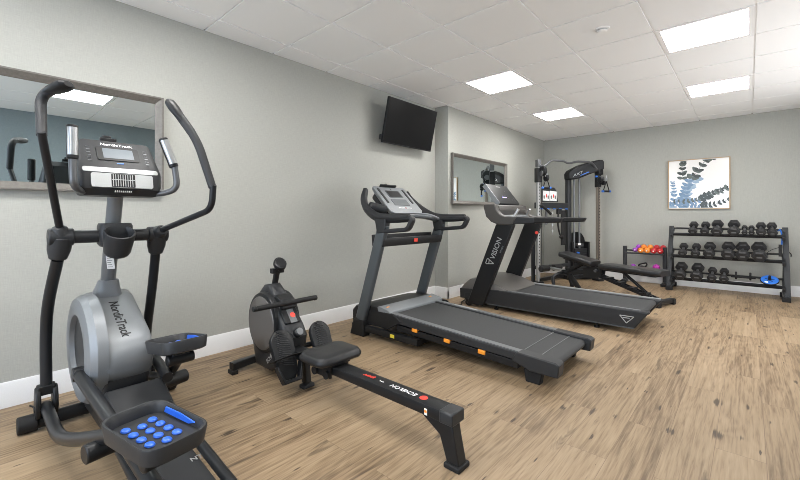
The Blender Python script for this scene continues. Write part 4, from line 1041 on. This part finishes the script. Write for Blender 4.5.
# blue ab wheel lying on the bottom tier
p = V((3.478, y - .015, z)) + n_ * .022
n_ = V((0, -math.sin(R(34)), math.cos(R(34))))
t = thing('exercise_wheel', 'blue disc with black centre handle lying on the bottom tier', 'exercise wheel', p)
MB().lathe([(.02, -.012), (.086, -.012), (.097, -.005), (.097, .005), (.088, .012), (.02, .012)], p, n_, n=36).build('tyre', 'rub', t)
MB().lathe([(.02, .0125), (.02, .0145), (.086, .0145), (.090, .011), (.02, .004)], p, n_, n=36).build('disc', 'bluep', t, label='bright blue disc face')
MB().lathe([(.001, .01), (.02, .012), (.016, .02), (.014, .075), (.001, .078)], p, n_, n=16).build('handle', 'rub', t)
xx = V((1, 0, 0)); uu = n_.cross(xx)
m = MB()
for k in range(5):
    a = R(15 + 72 * k); d_ = xx * math.cos(a) + uu * math.sin(a)
    m.bar([p + n_ * .0155 + d_ * .018, p + n_ * .0155 + d_ * .05], .008, .003, .001, up=n_)
m.build('spokes', 'blk', t)
q = [p + n_ * .0153 + (xx * math.cos(R(a)) + uu * math.sin(R(a))) * r_ for a, r_ in ((228, .03), (222, .075), (240, .078), (258, .075))]
MB().loft([q, [v + n_ * .0006 for v in q]]).build('white_mark', 'white', t, label='white wedge mark')
# bands hanging from the right upright
b_ = MB().sweep(catmull([(3.565, 7.40, .92), (3.585, 7.345, .935), (3.60, 7.335, .86), (3.598, 7.32, .74)], 6), rrect(.018, .005, .002, 2), up=(1, 0, 0))
tag(b_.build('resistance_band', 'bluep', None, org=(3.59, 7.34, .7)), 'blue resistance band hanging from the top right of the dumbbell rack', 'resistance band')
b_ = MB(); b_.box((3.585, 7.30, .66), (.035, .03, .16)); b_.tube(catmull([(3.57, 7.30, .70), (3.50, 7.30, .665), (3.43, 7.31, .60)], 5), .004, 6)
b_.tube(catmull([(3.61, 7.36, .70), (3.685, 7.37, .62), (3.69, 7.38, .58)], 5), .006, 6)
tag(b_.build('jump_rope', 'rub', None, org=(3.58, 7.3, .6)), 'black rope handle and cord hanging inside the right upright of the rack', 'rope')

# ------------------------------------------------------------------ low rack with neoprene dumbbells
t = thing('low_rack', 'low black two shelf rack of coloured dumbbells beside the tall rack', 'rack', (1.98, 7.5, 0))
for x in (1.695, 2.262):
    MB().bar([(x, 7.52, .04), (x, 7.52, .615)], .055, .06, .006, up=(0, 1, 0)).build('upright', 'rack', t)
    MB().bar([(x, 7.38, .035), (x, 7.65, .035)], .05, .05).build('foot_bar', 'rack', t)
    MB().box((x, 7.40, .022), (.08, .08, .044)).build('rubber_foot', 'rub', t, bevel=.005)
for z in (.525, .19):
    for s_ in (-1, 1): MB().bar([(1.70, 7.49 + s_ * .055, z + s_ * .02), (2.26, 7.49 + s_ * .055, z + s_ * .02)], .03, .025).build('shelf_rail', 'rack', t)
def neo(x, z, m, label, rr=.044):
    p = V((x, 7.49, z)); o = thing('dumbbell', label, 'dumbbell', p, group='coloured round headed dumbbells')
    tl2 = R(20)
    for s_ in (-1, 1):
        c = p + V((s_ * .012, s_ * .068 * math.cos(tl2), s_ * .068 * math.sin(tl2)))
        h = MB().ell(c, (rr, .036, rr), n=16, m=10).build('head', m, o)
        if s_ < 0: MB().lathe([(.001, 0), (.010, 0), (.010, .002), (.001, .002)], c + V((0, -.0355, -.002)), (0, -1, 0), n=14).build('weight_mark', 'white', h)
    MB().cyl(p + V((-.012, -.068 * math.cos(tl2), -.068 * math.sin(tl2))), p + V((.012, .068 * math.cos(tl2), .068 * math.sin(tl2))), .015).build('handle', m, o)
zt_ = .525 + .0125 + .045
neo(1.875, zt_ + .004, 'neo_p', 'purple dumbbell at the left end of the low rack top shelf', .036)
neo(1.955, zt_, 'neo_o', 'orange dumbbell beside the purple one on the low rack')
neo(2.045, zt_, 'neo_o', 'orange dumbbell beside the red ones on the low rack')
neo(2.135, zt_, 'neo_r', 'red dumbbell next to the orange ones on the low rack')
neo(2.225, zt_, 'neo_r', 'red dumbbell at the right end of the low rack top shelf')
zt_ = .19 + .0125 + .045
neo(1.80, zt_, 'neo_p', 'purple dumbbell on the left of the low rack bottom shelf', .042)
neo(2.13, zt_ + .006, 'neo_m', 'magenta dumbbell on the right of the low rack bottom shelf', .055)
p = V((1.95, 7.49, .19 + .012))
t = thing('kettlebell', 'black kettlebell with a looped handle on the low rack bottom shelf', 'kettlebell', p)
MB().ell(p + V((0, 0, .052)), (.06, .05, .052), n=20, m=10).build('body', 'hex', t)
MB().tube(fillet([p + V((-.05, 0, .07)), p + V((-.045, 0, .115)), p + V((.06, 0, .15)), p + V((.07, 0, .12)), p + V((.045, 0, .075))], .025, 5), .012, 10).build('handle', 'rub', t)
MB().box(p + V((0, -.0495, .055)), (.03, .003, .016)).build('weight_mark', 'white', t)

# ------------------------------------------------------------------ light, sky, camera
wd = bpy.data.worlds.new('World'); SC.world = wd; wd.use_nodes = True
bg = wd.node_tree.nodes['Background']; bg.inputs['Color'].default_value = (.62, .76, 1., 1); bg.inputs['Strength'].default_value = 1.
def add_fill(loc, rot, sx, sy, e, col):
    ld = bpy.data.lights.new('window_fill', 'AREA'); ld.shape = 'RECTANGLE'; ld.size = sx; ld.size_y = sy
    ld.energy = e; ld.color = col
    lo = bpy.data.objects.new('window_fill', ld); COL.objects.link(lo)
    lo.location = loc; lo.rotation_euler = rot
add_fill(((WX0 + WX1) / 2, YB - .21, (WZ0 + WZ1) / 2), (R(90), 0, 0), WX1 - WX0, WZ1 - WZ0, 110, (.74, .85, 1.))  # added cool fill lamp behind the unseen rear window
add_fill((XR + .21, (RY0 + RY1) / 2, (RZ0 + RZ1) / 2), (R(90), 0, R(90)), RY1 - RY0, RZ1 - RZ0, 58, (1., .95, .88))  # added warm fill lamp behind the unseen right-hand window

cd = bpy.data.cameras.new('camera'); cam = bpy.data.objects.new('camera', cd); COL.objects.link(cam)
cd.sensor_width = 36; cd.lens = 36 * 390.0 / 800; cd.shift_y = -(240 - 215.416) / 800
cam.location = (3.2697, 0, 1.1319); cam.rotation_euler = (R(90), 0, .7298)
cd.clip_start = .05
SC.camera = cam
SC.view_settings.view_transform = 'Standard'; SC.view_settings.look = 'None'
SC.view_settings.exposure = .13; SC.view_settings.gamma = 1.; SC.view_settings.use_curve_mapping = False
SC.cycles.use_denoising = True; SC.cycles.denoising_prefilter = 'ACCURATE'; SC.cycles.filter_width = .9
SC.cycles.max_bounces = 10; SC.cycles.diffuse_bounces = 6
SC.cycles.sample_clamp_indirect = 8.
